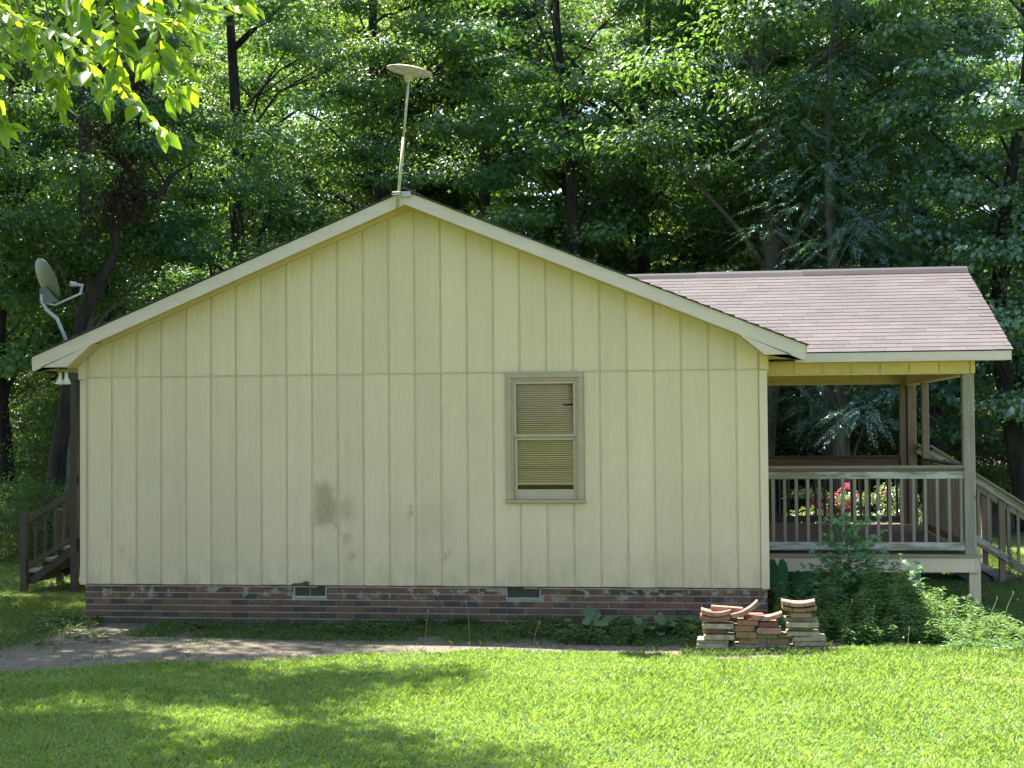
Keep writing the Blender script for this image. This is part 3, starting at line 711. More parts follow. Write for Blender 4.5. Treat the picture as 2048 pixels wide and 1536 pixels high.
MB().box(HX0, 10.38, HF+.14, HB-.08, 3.10, 3.115).obj('porch_ceiling', M['soffit'], house)
# gable end of the porch roof (faces right, away from the camera)
MB().add([(10.42, HF, 3.08), (10.42, HB, 3.08), (10.42, PR_Y, PR_Z-.12), (10.48, HF, 3.08), (10.48, HB, 3.08), (10.48, PR_Y, PR_Z-.12)], [(0, 2, 1), (3, 4, 5), (0, 1, 4, 3), (1, 2, 5, 4), (2, 0, 3, 5)]).obj('porch_gable', M['siding'], house)
# deck
DK = .720
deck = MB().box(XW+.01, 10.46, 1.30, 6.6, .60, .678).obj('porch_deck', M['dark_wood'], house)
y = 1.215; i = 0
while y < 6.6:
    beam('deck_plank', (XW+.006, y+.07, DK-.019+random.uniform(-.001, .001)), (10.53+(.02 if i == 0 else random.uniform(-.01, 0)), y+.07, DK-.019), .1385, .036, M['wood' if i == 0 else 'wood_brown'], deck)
    y += .1445; i += 1
MB().box(XW+.008, 10.47, 1.236, 1.276, .510, .681).obj('rim_board', M['trim'], deck, bevel=.003)
MB().box(10.472, 10.512, 1.238, 6.62, .512, .681).obj('rim_board', M['trim'], deck)
MB().box(XW+.008, 10.47, 6.58, 6.62, .512, .681).obj('rim_board', M['trim'], deck)
for x, y, s, mt in ((10.455, 1.34, .12, 'wood'), (10.25, 4.75, .12, 'galv'), (10.35, 6.5, .12, 'wood_dark'), (9.55, 6.5, .12, 'wood_dark'), (9.0, 1.6, .12, 'wood_dark')):
    if mt == 'galv': post('support_post', x, y, -.1, .6, .13, M['conc'], deck)
    elif x > 10.4: box('support_post', 10.405, 10.535, 1.277, 1.40, -.1, .679, M['trim'], deck)
    else: post('support_post', x, y, -.1, .6, s, M[mt], deck)
box('support_post', 10.40, 10.47, 1.232, 1.2355, -.1, .509, M['trim'], deck) if False else None
# posts
for x, y, s, mt in ((10.425, 1.32, .135, 'wood'), (10.33, 6.50, .10, 'wood_tan'), (10.455, 6.48, .135, 'wood_tan'), (10.43, 4.86, .10, 'wood_tan')):
    post('porch_post', x, y, DK+.001, 2.845 if y < 2 else 2.86, s, M[mt], house)
# railings
fr = thing('x', 'x', 'x'); bpy.data.objects.remove(fr)
rl = beam('porch_railing', (XW+.006, 1.285, 1.653), (10.357, 1.285, 1.653), .038, .085, M['wood_pale'], house)
def sub(parent, fn, *a, **k):
    """build in house space, hang under a part whose own frame is moved"""
    o = fn(*a, **k); o.parent = parent; o.matrix_parent_inverse = parent.matrix_basis.inverted(); return o
sub(rl, beam, 'rail_cap', (XW+.006, 1.315, 1.750), (10.357, 1.315, 1.750), .15, .032, M['wood'])
sub(rl, beam, 'upper_rail', (XW+.006, 1.322, 1.715), (10.357, 1.322, 1.715), .038, .036, M['wood_tan'])
sub(rl, beam, 'lower_rail', (XW+.006, 1.285, .812), (10.357, 1.285, .812), .038, .095, M['wood_pale'])
sub(rl, beam, 'kick_board', (XW+.006, 1.37, .745), (10.30, 1.37, .745), .05, .035, M['wood_dark'])
for i in range(17):
    x = XW+.106+i*.1365
    sub(rl, post, 'baluster', x, 1.285+random.uniform(-.002, .002), .860, 1.6095, .037, M['wood'])
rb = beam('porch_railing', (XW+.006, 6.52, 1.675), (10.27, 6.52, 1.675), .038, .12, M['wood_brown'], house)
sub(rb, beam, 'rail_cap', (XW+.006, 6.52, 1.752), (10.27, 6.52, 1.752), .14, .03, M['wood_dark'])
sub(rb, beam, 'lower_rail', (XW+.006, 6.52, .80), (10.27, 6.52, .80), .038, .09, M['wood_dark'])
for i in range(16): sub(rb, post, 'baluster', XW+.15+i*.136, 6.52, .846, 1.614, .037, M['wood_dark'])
rs = beam('porch_railing', (10.425, 1.39, 1.66), (10.425, 4.805, 1.66), .038, .09, M['wood'], house)
sub(rs, beam, 'rail_cap', (10.425, 1.39, 1.750), (10.425, 4.805, 1.750), .14, .032, M['wood_dark'])
sub(rs, beam, 'lower_rail', (10.425, 1.39, .812), (10.425, 4.805, .812), .038, .095, M['wood_tan'])
for i in range(27): sub(rs, post, 'baluster', 10.425, 1.47+i*.1245, .861, 1.6145, .037, M['wood_tan'])

# ================================================================ STAIRS
st = thing('wooden_steps', 'weathered wooden steps with sloping handrails going down from the right end of the porch', 'steps', (11.2, 5.6, 0))
def stw(o):
    o.parent = st; o.matrix_parent_inverse = Matrix.Translation(st.location).inverted(); return o
def at_rail(y, mt, first=10.53):
    s = -.66; x0, x1 = first, 12.25
    top = lambda x: 1.95+s*(x-10.52)
    a = beam('handrail', (x0, y, top(x0)-.075), (x1, y, top(x1)-.075), .038, .12, mt); stw(a)
    c = stw(beam('handrail_cap', (x0-.02, y, top(x0)+.0), (x1, y, top(x1)), .14, .03, M['wood']))
    b = stw(beam('lower_rail', (x0, y, top(x0)-.93), (x1, y, top(x1)-.93), .038, .09, mt))
    x = x0+.10; n = 0
    while x < x1-.05:
        if not (11.42 < x < 11.56): stw(post('baluster', x, y+.035, top(x)-.90, top(x)-.10, .037, M['wood']))
        x += .135
    for xx in (11.49, 12.2): stw(post('newel_post', xx, y+.055, -.05, top(xx)-.02, .09, M['wood_tan']))
at_rail(4.98, M['wood_pale']); at_rail(6.32, M['wood'])
for i in range(3):
    xa = 10.53+i*.275
    for k in range(2): stw(beam('tread', (xa+.075+k*.143, 5.03, DK-.19-i*.18), (xa+.075+k*.143, 6.28, DK-.19-i*.18), .138, .036, M['wood']))
    stw(box('riser', xa+.0, xa+.02, 5.06, 6.25, DK-.19-i*.18-.18, DK-.21-i*.18, M['wood_dark']))
for y in (5.06, 6.25): stw(beam('stringer', (10.5, y, DK-.25), (11.45, y, DK-.25-.627), .04, .22, M['wood_dark']))
stw(box('foot_board', 11.36, 11.75, 5.0, 6.3, -.02, .07, M['wood_dark']))

ls = thing('wooden_steps', 'dark wooden steps and railing beside the left corner of the house, in deep shade', 'steps', (-1.9, 3.7, 0))
def lsw(o): o.parent = ls; o.matrix_parent_inverse = Matrix.Translation(ls.location).inverted(); return o
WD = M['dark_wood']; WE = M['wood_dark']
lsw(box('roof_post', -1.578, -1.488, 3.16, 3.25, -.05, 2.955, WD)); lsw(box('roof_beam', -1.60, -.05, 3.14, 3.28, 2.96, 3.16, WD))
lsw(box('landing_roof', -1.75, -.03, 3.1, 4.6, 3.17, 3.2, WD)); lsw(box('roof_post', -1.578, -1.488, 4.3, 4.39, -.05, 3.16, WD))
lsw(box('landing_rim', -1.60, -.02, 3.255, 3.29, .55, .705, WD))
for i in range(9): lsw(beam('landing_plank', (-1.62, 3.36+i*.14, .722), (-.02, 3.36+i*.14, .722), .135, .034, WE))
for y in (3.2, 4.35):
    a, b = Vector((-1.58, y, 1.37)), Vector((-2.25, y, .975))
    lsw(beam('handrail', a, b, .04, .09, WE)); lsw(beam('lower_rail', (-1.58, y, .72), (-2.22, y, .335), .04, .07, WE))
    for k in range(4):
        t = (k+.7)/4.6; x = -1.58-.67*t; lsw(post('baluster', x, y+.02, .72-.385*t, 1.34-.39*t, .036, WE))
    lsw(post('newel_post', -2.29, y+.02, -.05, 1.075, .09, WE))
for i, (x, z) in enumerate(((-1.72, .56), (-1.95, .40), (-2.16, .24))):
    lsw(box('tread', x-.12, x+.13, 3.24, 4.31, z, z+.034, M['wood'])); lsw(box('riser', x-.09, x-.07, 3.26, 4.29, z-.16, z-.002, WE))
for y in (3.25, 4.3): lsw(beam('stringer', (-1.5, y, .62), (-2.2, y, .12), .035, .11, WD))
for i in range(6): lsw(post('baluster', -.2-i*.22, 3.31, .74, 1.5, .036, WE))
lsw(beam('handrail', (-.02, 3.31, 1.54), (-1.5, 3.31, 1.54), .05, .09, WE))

# ================================================================ ROOF MOUNTED THINGS
an = thing('television_antenna', 'weathered disc shaped antenna on a leaning pole clamped to the gable peak', 'antenna', (3.93, -.36, 4.72))
def anw(o): o.parent = an; o.matrix_parent_inverse = Matrix.Translation(an.location).inverted(); return o
p0, p1 = Vector((3.921, -.365, 4.745)), Vector((4.072, -.365, 6.30)); ax = (p1-p0).normalized()
anw(MB().tube([p0, p0.lerp(p1, .52)], .018, 12).tube([p0.lerp(p1, .50), p1], .0145, 12).obj('mast', M['mast'], smooth=True))
rotd = ax.to_track_quat('Z', 'Y').to_matrix().to_4x4(); rotd.translation = p1
rotd = Matrix.Translation(p1) @ Matrix.Rotation(R(4), 4, 'Y') @ Matrix.Translation(-p1) @ rotd
anw(MB().lathe([(.0, .050), (.10, .046), (.20, .034), (.245, .018), (.256, .008), (.250, -.002), (.19, -.016), (.11, -.030), (.05, -.036), (0, -.036)][::-1], 40, rotd).obj('disc', M['ufo'], smooth=True))
anw(MB().lathe([(.248, .016), (.262, .013), (.262, .003), (.248, .0)][::-1], 40, rotd).obj('disc_rim', M['ufo'], smooth=True))
anw(MB().lathe([(0, -.12), (.022, -.12), (.028, -.10), (.05, -.085), (.056, -.03), (0, -.03)], 8, rotd).obj('hub', M['mast']))
anw(MB().box(3.885, 3.95, -.385, -.345, 4.895, 4.945).box(3.955, 4.07, -.340, -.302, 4.885, 4.945).tube([(3.87, -.392, 4.90), (3.97, -.392, 4.90)], .006, 6).tube([(3.87, -.392, 4.93), (3.97, -.392, 4.93)], .006, 6).obj('clamp', M['galv']))

sd = thing('satellite_dish', 'grey satellite dish on a bent arm fixed to the left eave of the roof', 'satellite dish', (-.17, .1, 3.25))
def sdw(o): o.parent = sd; o.matrix_parent_inverse = Matrix.Translation(sd.location).inverted(); return o
nv = Vector((math.cos(R(46)), math.sin(R(46)), .42)).normalized(); cc = Vector((-.48, .1, 4.075))
Q = nv.to_track_quat('Z', 'Y').to_matrix().to_4x4(); Q.translation = cc
prof = [(r, .22*r*r/.27/.27*.27-.06) for r in (.0, .06, .12, .18, .23, .262, .27)]
prof += [(.276, prof[-1][1]+.004), (.274, prof[-1][1]+.012)]+[(r, z+.008) for r, z in prof[::-1]]
sdw(MB().lathe(prof, 36, Q).obj('reflector', M['dish'], smooth=True))
bp = cc-nv*.09+Vector((0, 0, -.20))
sdw(MB().tube([Vector((-.20, .1, zr(-.20)+.02)), Vector((-.34, .08, 3.60)), Vector((-.46, .06, 3.71)), Vector((-.515, .05, 3.80)), Vector((-.52, .05, 3.90))], .021, 10).obj('support_arm', M['dish_arm'], smooth=True))
fx, fz = -.20, zr(-.20)
sdw(MB().add([(-.31, .02, zr(-.31)+.012), (-.08, .02, zr(-.08)+.012), (-.08, .22, zr(-.08)+.012), (-.31, .22, zr(-.31)+.012), (-.31, .02, zr(-.31)+.03), (-.08, .02, zr(-.08)+.03), (-.08, .22, zr(-.08)+.03), (-.31, .22, zr(-.31)+.03)], [(0, 3, 2, 1), (4, 5, 6, 7), (0, 1, 5, 4), (1, 2, 6, 5), (2, 3, 7, 6), (3, 0, 4, 7)]).prism([(-.26, fz-.01), (-.12, fz-.05), (-.15, fz+.055), (-.23, fz+.085)], .075, .125).obj('foot_plate', M['dish_arm']))
sdw(MB().prism([(-.545, 3.80), (-.49, 3.79), (-.33, 3.80), (-.34, 3.84), (-.46, 3.99), (-.545, 3.97)], .035, .085).obj('bracket', M['dish']))
sdw(MB().tube([(-.50, .06, 3.80), (-.36, .05, 3.765), (-.06, .10, 3.90)], [.013, .013, .013], 6).tube([(-.06, .10, 3.89), (-.035, .11, 4.02)], .015, 6).obj('feed_arm', M['dish_arm']))
sdw(MB().tube([(-.035, .11, 3.995), (-.10, .07, 4.01)], .02, 10).tube([(-.09, .075, 4.008), (-.165, .045, 4.02)], [.026, .034], 12).obj('feed_horn', M['dish_arm'], smooth=True))

fl = thing('floodlight', 'pair of pale floodlight bulbs hanging under the left eave corner', 'light', (-.17, -.14, 3.0))
def flw(o): o.parent = fl; o.matrix_parent_inverse = Matrix.Translation(fl.location).inverted(); return o
flw(MB().lathe([(0, 0), (.05, 0), (.05, -.014), (0, -.014)][::-1], 16, Matrix.Translation((-.165, -.14, 3.003))).obj('mounting_plate', M['dark_wood']))
for x in (-.20, -.128):
    flw(MB().tube([(x+.01, -.14, 2.99), (x, -.14, 2.955)], .008, 8).obj('swivel', M['mesh_wire']))
    h = flw(MB().lathe([(.0, .0), (.019, 0), (.021, -.06), (.022, -.072), (.034, -.098), (.047, -.125), (.05, -.14), (.044, -.149), (.0, -.154)][::-1], 20, Matrix.Translation((x, -.14, 2.958)) @ Matrix.Rotation(R(2 if x < -.15 else -3), 4, 'Y')).obj('bulb', M['white_plastic'], smooth=True))

# ================================================================ PAVERS
def arc_piece(w, d, t, sag, scallop=False, seg=9):
    """edging paver whose length bends upwards at the ends; extruded along y"""
    mb = MB()
    def pt(u, dz): return (u*w, sag*(2*u-1)**2+dz)
    spans = [(0, 1, 0)] if not scallop else [(0, .30, .0), (.30, .68, -.018), (.68, 1, .0)]
    for a, b, dy in spans:
        us = [a+(b-a)*k/seg for k in range(seg+1)]
        poly = [pt(u, 0) for u in us]+[pt(u, t) for u in us[::-1]]
        mb.prism(poly, dy, d)
    if scallop:
        us = [k/12 for k in range(13)]
    return mb
PAV = [
 # name,x0,x1,z0,z1,(px in the stack sheet) material, kind, depth offset, label
 (95, 510, 735, 800, 'pav_buff', 0, .0, .26, 'buff paver lowest in the left stack, half hidden by grass'),
 (98, 515, 680, 735, 'pav_buff', 0, .01, .26, 'stained buff paver second from the bottom of the left stack'),
 (190, 600, 612, 678, 'pav_buff', 0, -.03, .22, 'long buff paver third from the bottom of the left stack, jutting right'),
 (180, 480, 530, 608, 'pav_red', 0, .05, .15, 'recessed reddish brown block in the middle of the left stack'),
 (170, 585, 466, 530, 'pav_buff', 0, -.03, .22, 'buff paver with a pale face under the two curved bricks of the left stack'),
 (140, 552, 372, 440, 'pav_red', 1, -.01, .2, 'lower of the two curved terracotta bricks on the left stack'),
 (160, 558, 300, 368, 'pav_pink', 1, -.02, .2, 'upper of the two curved terracotta bricks on the left stack'),
 (285, 712, 232, 300, 'pav_pink', 0, .04, .1, 'straight pink brick lying tilted on top of the left stack', -3.5),
 (610, 930, 740, 800, 'pav_buff', 0, .03, .2, 'grass hidden buff paver under the middle stack, left part'),
 (650, 925, 658, 738, 'pav_tan', 0, .02, .2, 'ribbed rust coloured block low in the middle stack'),
 (615, 885, 571, 655, 'pav_tan', 0, -.01, .2, 'tan block third from the bottom of the middle stack'),
 (600, 865, 486, 568, 'pav_tan', 0, .0, .2, 'tan block under the orange brick in the middle stack'),
 (635, 910, 412, 484, 'pav_red', 0, -.01, .2, 'orange terracotta brick under the steep curved brick'),
 (590, 1000, 348, 418, 'pav_pink', 1, -.04, .12, 'curved pink edging brick propped steeply upward on the middle stack', 27),
 (1150, 1330, 748, 810, 'pav_buff', 0, .02, .2, 'short buff paver at the foot of the middle stack beside the right stack'),
 (1025, 1320, 662, 746, 'pav_tan', 0, .03, .2, 'brown ribbed block low between the middle and right stacks'),
 (895, 1165, 590, 658, 'pav_olive', 0, .01, .2, 'mossy olive block under the pale pink brick'),
 (1170, 1290, 592, 660, 'pav_olive', 0, .05, .15, 'small mossy block wedged against the right stack'),
 (900, 1212, 512, 588, 'pav_pink', 0, -.04, .2, 'pale pink brick with a bright top edge in the middle stack'),
 (920, 1172, 438, 510, 'pav_red', 0, .02, .2, 'dark red block under the scalloped brick'),
 (720, 990, 345, 410, 'pav_red', 0, .10, .1, 'red brick behind the steep curved brick of the middle stack'),
 (835, 1245, 372, 435, 'pav_pink', 2, -.02, .15, 'scalloped pink edging brick rising to the right on the middle stack', 7),
 (1335, 1720, 762, 835, 'pav_buff', 0, .0, .24, 'buff paver lowest in the right stack'),
 (1690, 1840, 775, 850, 'pav_buff', 0, -.04, .12, 'short grey paver poking out right at the foot of the right stack'),
 (1385, 1805, 695, 760, 'pav_buff', 0, .0, .22, 'buff paver second from the bottom of the right stack', 1.5),
 (1370, 1800, 632, 694, 'pav_buff', 0, -.01, .22, 'pale buff paver third from the bottom of the right stack', 2),
 (1290, 1720, 558, 620, 'pav_buff', 0, -.01, .22, 'buff paver fourth from the bottom of the right stack', -.5),
 (1330, 1640, 503, 556, 'pav_olive', 0, .05, .15, 'dark recessed block between two buff pavers of the right stack'),
 (1275, 1705, 438, 502, 'pav_buff', 0, -.02, .22, 'buff paver with a chipped top edge in the upper right stack'),
 (1250, 1690, 375, 436, 'pav_olive', 0, .04, .15, 'grey olive paver under the small peach block of the right stack'),
 (1340, 1622, 310, 373, 'pav_pink', 0, .0, .15, 'small peach block under the scalloped bricks of the right stack'),
 (1235, 1685, 240, 300, 'pav_tan', 2, -.01, .2, 'brown scalloped brick second from the top of the right stack'),
 (1220, 1660, 165, 225, 'pav_pink', 2, -.02, .2, 'peach scalloped brick topmost on the right stack'),
]
def arcdip(w): return .036
for p in PAV:
    zx0, zx1, zy0, zy1, mt, kd, dy, dep, lab = p[:9]; ang = p[9] if len(p) > 9 else 0
    X0 = 7.173+zx0/1331; X1 = 7.173+zx1/1331; Z0 = .631-zy1/1331-.012; Z1 = .631-zy0/1331-.0125
    w, t = X1-X0, Z1-Z0
    if kd == 0: mb = MB().box(0, w, 0, dep, 0, t)
    else: mb = arc_piece(w, dep, t*.92, .030 if kd == 1 else .024, kd == 2)
    me = mb.mesh('edging_brick' if kd else 'paver', M[mt])
    o = link('edging_brick' if kd else 'paver', me, None, None, (X0, -1.62+dy, Z0 if kd == 0 else Z0-.002), label=lab, category='paver' if kd == 0 else 'brick', group='pavers and edging bricks stacked beside the house')
    o.rotation_euler = (0, -R(ang), R(random.uniform(-2.5, 2.5)))
    b = o.modifiers.new('bevel', 'BEVEL'); b.width = .007; b.segments = 2; b.limit_method = 'ANGLE'; b.angle_limit = R(50)

# ================================================================ TREES
def crown_lobes(H, Rr, n, z0, seed, low=.15):
    r = np.random.default_rng(seed); out = []
    for i in range(n):
        u = (i+r.random())/n; z = z0+H*u
        env = Rr*(np.sin(np.pi*min(1, max(.0, (u*.86+.10))))**.55)*(.75+.25*np.sin(7*u+seed))
        a = i*2.39996+r.normal()*.5; q = env*(.35+.65*r.random()**.6)
        out.append((q*np.cos(a), q*np.sin(a), z, (.75+.65*r.random())*(1-.25*u)))
    return np.array(out)
def fill(lobes, n, seed, size, kind='leaf', aspect=.62, flat=.40, uplight=.75):
    r = np.random.default_rng(seed); w = lobes[:, 3]**2.2; w = w/w.sum(); idx = r.choice(len(lobes), n, p=w)
    d = nrm(r.normal(size=(n, 3))); d[:, 2] = np.where(d[:, 2] < 0, d[:, 2]*.6, d[:, 2]); q = r.random(n)**.55
    ragged = 1+.35*np.sin(d[:, 0]*5+idx)*np.cos(d[:, 1]*6+idx*1.7)+.15*r.normal(size=n)
    C = lobes[idx, :3]+d*(lobes[idx, 3]*q*ragged)[:, None]*np.array([1.15, 1.15, flat])
    nv = nrm(d*.55+np.array([0, 0, uplight])+r.normal(size=(n, 3))*.45); tv = nrm(d*np.array([1, 1, .1])+r.normal(size=(n, 3))*.5+np.array([0, 0, -.35]))
    S = size*(.65+.6*r.random(n))
    if kind == 'star': return stars(C, nv, tv, S)
    return leaves(C, nv, tv, S, S*aspect, .3, .18)
def trunk_mesh(name, h, r0, lobes, nl, seed, mat, bend=.25):
    r = random.Random(seed); mb = MB(); n = 12
    pts = [Vector((bend*math.sin(i*.6+seed), bend*math.cos(i*.5+seed*2), h*i/n)) for i in range(n+1)]
    b0 = pts[0].copy(); pts = [p-Vector((b0.x, b0.y, 0)) for p in pts]
    rad = [r0*(1-.8*i/n)+(r0*.45 if i == 0 else 0) for i in range(n+1)]; mb.tube(pts, rad, 12)
    order = list(range(len(lobes))); r.shuffle(order)
    for li in order[:nl]:
        L = Vector(lobes[li, :3]); zb = max(.8, L.z-r.uniform(.6, 2.6)); k = min(n-1, zb/h*n); i = int(k); base = pts[i].lerp(pts[i+1], k-i)
        mid = base.lerp(L, .5)+Vector((r.uniform(-.3, .3), r.uniform(-.3, .3), r.uniform(-.2, .5)))
        rr = max(.025, r0*.32*(1-.6*zb/h)); mb.tube([base, base.lerp(mid, .5)+Vector((0, 0, .1)), mid, L], [rr, rr*.75, rr*.5, rr*.18], 6, False)
        for _ in range(2):
            e = L+Vector((r.uniform(-1, 1), r.uniform(-1, 1), r.uniform(-.5, .7)))*.8; mb.tube([mid, mid.lerp(e, .6), e], [rr*.35, rr*.22, .006], 5, False)
    return mb.mesh(name, mat, True)
ROOT = M['bark']
def frond_fill(lobes, n, seed, size):
    """flat drooping sprays of narrow leaflets"""
    r = np.random.default_rng(seed); K = 16; m_ = n//(2*K); w = lobes[:, 3]**2; idx = r.choice(len(lobes), m_, p=w/w.sum())
    a = r.random(m_)*2*np.pi; out = np.stack([np.cos(a), np.sin(a), -.15-.5*r.random(m_)], 1); out = nrm(out)
    base = lobes[idx, :3]+out*(lobes[idx, 3]*(.1+.9*r.random(m_)))[:, None]*[1, 1, .6]+r.normal(size=(m_, 3))*.15
    Ls = .7*(.6+.7*r.random(m_)); side = nrm(np.cross(out, np.array([0, 0, 1.])+r.normal(size=(m_, 3))*.3)); nv = nrm(np.cross(side, out))
    C = []; T = []; NN = []; S = []
    for k in range(K):
        u = (k+.5)/K; c = base+out*(Ls*u)[:, None]+np.array([0, 0, -.18])*(u*u*Ls)[:, None]
        for s in (-1, 1): C.append(c); T.append(out*.7+side*s); NN.append(nv+r.normal(size=nv.shape)*.25); S.append(size*(1.15-.8*u)*np.ones(m_))
    C = np.concatenate(C); T = np.concatenate(T); NN = np.concatenate(NN); S = np.concatenate(S)
    return leaves(C, NN, T, S, S*.26, .1, .15)
VAR = {}
def variant(key, H, Rr, nlob, z0, seed, n, size, kind, mat, r0, bark, aspect=.62, nl=26, h=None, flat=.40):
    lob = crown_lobes(H, Rr, nlob, z0, seed)
    V, F = frond_fill(lob, n, seed, size) if kind == 'frond' else fill(lob, n, seed, size, kind, aspect, flat)
    VAR[key] = (trunk_mesh('trunk', h or (z0+H*.93), r0, lob, nl, seed, bark), npmesh('crown', V, F, mat))
variant('gumA', 13.0, 3.9, 70, 3.6, 3, 34000, .155, 'star', M['leaf_gum'], .27, M['bark'])
variant('gumB', 12.0, 3.5, 58, 4.6, 8, 27000, .155, 'star', M['leaf_gum'], .22, M['bark'])
variant('oakA', 13.5, 4.1, 76, 3.6, 5, 62000, .118, 'leaf', M['leaf_oak'], .28, M['bark'])
variant('oakB', 11.5, 3.7, 60, 5.6, 12, 50000, .122, 'leaf', M['leaf_oak'], .27, M['bark_pale'])
variant('pale', 12.5, 3.9, 64, 1.8, 21, 46000, .140, 'leaf', M['leaf_pale'], .22, M['bark'], .8)
variant('feather', 11.0, 3.4, 64, 2.4, 33, 56000, .13, 'frond', M['leaf_blue'], .17, M['bark_pale'])
variant('deep', 15.5, 4.4, 80, 2.6, 71, 52000, .15, 'leaf', M['leaf_far'], .22, M['bark'])
variant('shrubA', 3.2, 1.9, 26, .25, 41, 13000, .095, 'leaf', M['leaf_shrub'], .04, M['bark'], .6, 16, 2.8)
variant('shrubB', 2.2, 1.6, 20, .1, 47, 10000, .085, 'leaf', M['leaf_shrub'], .03, M['bark'], .55, 12, 1.9)
def yard_variant(key, hw, hd, H, z0, nl, n, seed):  # flattened crowns shaped so their shadows land where wanted
    r = np.random.default_rng(seed)
    lob = np.stack([r.uniform(-hw, hw, nl), r.uniform(-hd, hd, nl), r.uniform(z0, z0+H, nl), r.uniform(.35, .95, nl)], 1)
    V, F = fill(lob, n, seed, .13, 'leaf', .6, .5)
    VAR[key] = (trunk_mesh('trunk', z0+H, .2, lob, 16, seed, M['bark']), npmesh('crown', V, F, M['leaf_oak']))
yard_variant('yardA', 3.5, .95, 1.8, 9.8, 30, 19000, 55)
yard_variant('yardB', 2.7, 1.05, 2.0, 9.6, 30, 18500, 57)
yard_variant('yardC', 2.6, 2.4, 3.0, 9.2, 26, 13000, 59)
def tree(key, x, y, s, rot, label, group=None, name='tree', catg='tree', sz=None, lean=(0, 0)):
    tr, cr = VAR[key]; z = float(ground_z(np.float64(x), np.float64(y)))
    e = thing(name, label, catg, (x, y, z-.05), group); e.rotation_euler = (lean[0], lean[1], rot); e.scale = (s, s, sz or s)
    link('stems' if catg == 'shrub' else 'trunk', tr, None, e); link('foliage' if catg == 'shrub' else 'crown', cr, None, e); return e
FG = 'tall trees at the edge of the woods'
T = [
 ('gumA', -8.4, 15, 1.05, .3, 'thick dark trunked tree at the left edge of the picture'),
 ('oakB', -6.34, 13.9, .95, 1.2, 'straight dark trunk rising behind the satellite dish'),
 ('gumA', -4.13, 17, 1.0, 2.2, 'sweetgum with a bare dark trunk just left of the roof slope'),
 ('oakA', -1.26, 21, 1.05, .8, 'tree with forked limbs behind the left side of the gable peak'),
 ('oakB', 1.29, 25, 1.05, 4.2, 'leaning tree right behind the antenna disc'),
 ('gumB', 3.67, 20, 1.05, 3.0, 'sweetgum with yellowish sunlit leaves right of the antenna'),
 ('gumA', 6.1, 22, 1.0, 5.1, 'dark leaved sweetgum behind the right roof slope'),
 ('oakB', 8.43, 18, 1.25, .2, 'stout pale grey trunk above the porch ridge'),
 ('gumB', 7.75, 22.5, .95, 1.0, 'slender grey trunk left of the stout pale trunk'),
 ('feather', 10.3, 16.3, 1.0, 2.0, 'feathery grey green tree over the porch roof'),
 ('oakA', 13.1, 21.0, .85, 1.6, 'dark forked trunk seen between the porch posts'),
 ('pale', 14.0, 15.2, 1.0, .6, 'tree with broad pale shiny leaves at the right edge of the picture'),
 ('oakA', -12.4, 20, 1.05, 2.9, 'tree beyond the left edge trunk with limbs leaning in'),
 ('oakB', 10.56, 20.5, .9, 2.4, 'slim black trunk in the middle of the porch opening'),
]
for k, x, y, s, r_, lab in T: tree(k, x, y, s, r_, lab, FG)
BG = 'trees deeper in the woods'
rb_ = random.Random(5); keys = ['deep', 'oakA', 'deep', 'gumA', 'deep']
spots = []
for row, (yy, sp) in enumerate(((27.5, 7.4), (36, 7.8), (45, 8.4))):
    x = -22-row*3
    while x < 20+row*3:
        spots.append((x+rb_.uniform(-1.2, 1.2), yy+rb_.uniform(-2, 2))); x += sp
for i, (x, y) in enumerate(spots):
    tree(keys[rb_.randrange(5)], x, y, (1.05 if y < 32 else 1.22 if y < 41 else 1.38)*rb_.uniform(.95, 1.1), rb_.uniform(0, 6.28), 'tall leafy tree standing deep in the woods behind the front row', BG, 'tree')
for x, y, s_ in ((9.2, 23.5, .58), (13.4, 24.5, .62), (16.8, 22, .55), (-10.3, 24, .75), (-6.9, 22.5, .7), (-1.8, 26, .85), (3.6, 25.5, .85)):
    tree('deep', x, y, s_, x*2.1, 'tall leafy tree standing deep in the woods behind the front row', BG, 'tree')
tree('yardA', -3.2, -.9, 1.0, -.22, 'yard tree left of the house, out of the picture, shading the lawn edge')
tree('yardB', -1.75, -4.05, 1.0, -.15, 'second yard tree left of the lawn, out of the picture, farther from the house')
tree('yardC', -7.2, 4.4, 1.0, 3.1, 'third yard tree, out of the picture, shading the left steps')
tree('yardC', -3.9, .9, 1.0, 1.1, 'fourth yard tree, out of the picture, dappling the bare dirt by the left corner')
tree('oakA', -9.3, 10.2, .95, 1.7, 'big oak added left of the picture so its limbs darken the woods behind the left steps')  # added mainly to shade the bushes behind the left steps
tree('yardC', -6.9, 6.6, 1.0, .3, 'sixth yard tree, out of the picture, added to deepen the shade on the left steps')  # unseen tree, added for more shade on the steps
tree('yardC', -6.4, 1.4, 1.0, 2.1, 'fifth yard tree, out of the picture, added to shade the ground near the left steps')  # unseen, put in to darken the ground at the left
tree('oakA', -10.5, -6, 1.0, 2.1, 'large unseen oak added far out on the left to block sky light')  # unseen blocker: dims sky light on the left part of the wall
tree('oakA', -9.5, -14, 1.0, .5, 'second large unseen oak added on the left to block sky light, farther from the house')  # another added sky blocker outside the view
for i, (x, y) in enumerate(((-14, -44), (-6, -40), (2, -46), (9, -41), (17, -45), (25, -42))):
    tree('oakA', x, y, 1.1, i*1.3, 'tree across the lawn behind the viewer, mirrored in the window pane', 'trees mirrored in the window')
SG = 'understorey shrubs along the wood edge'
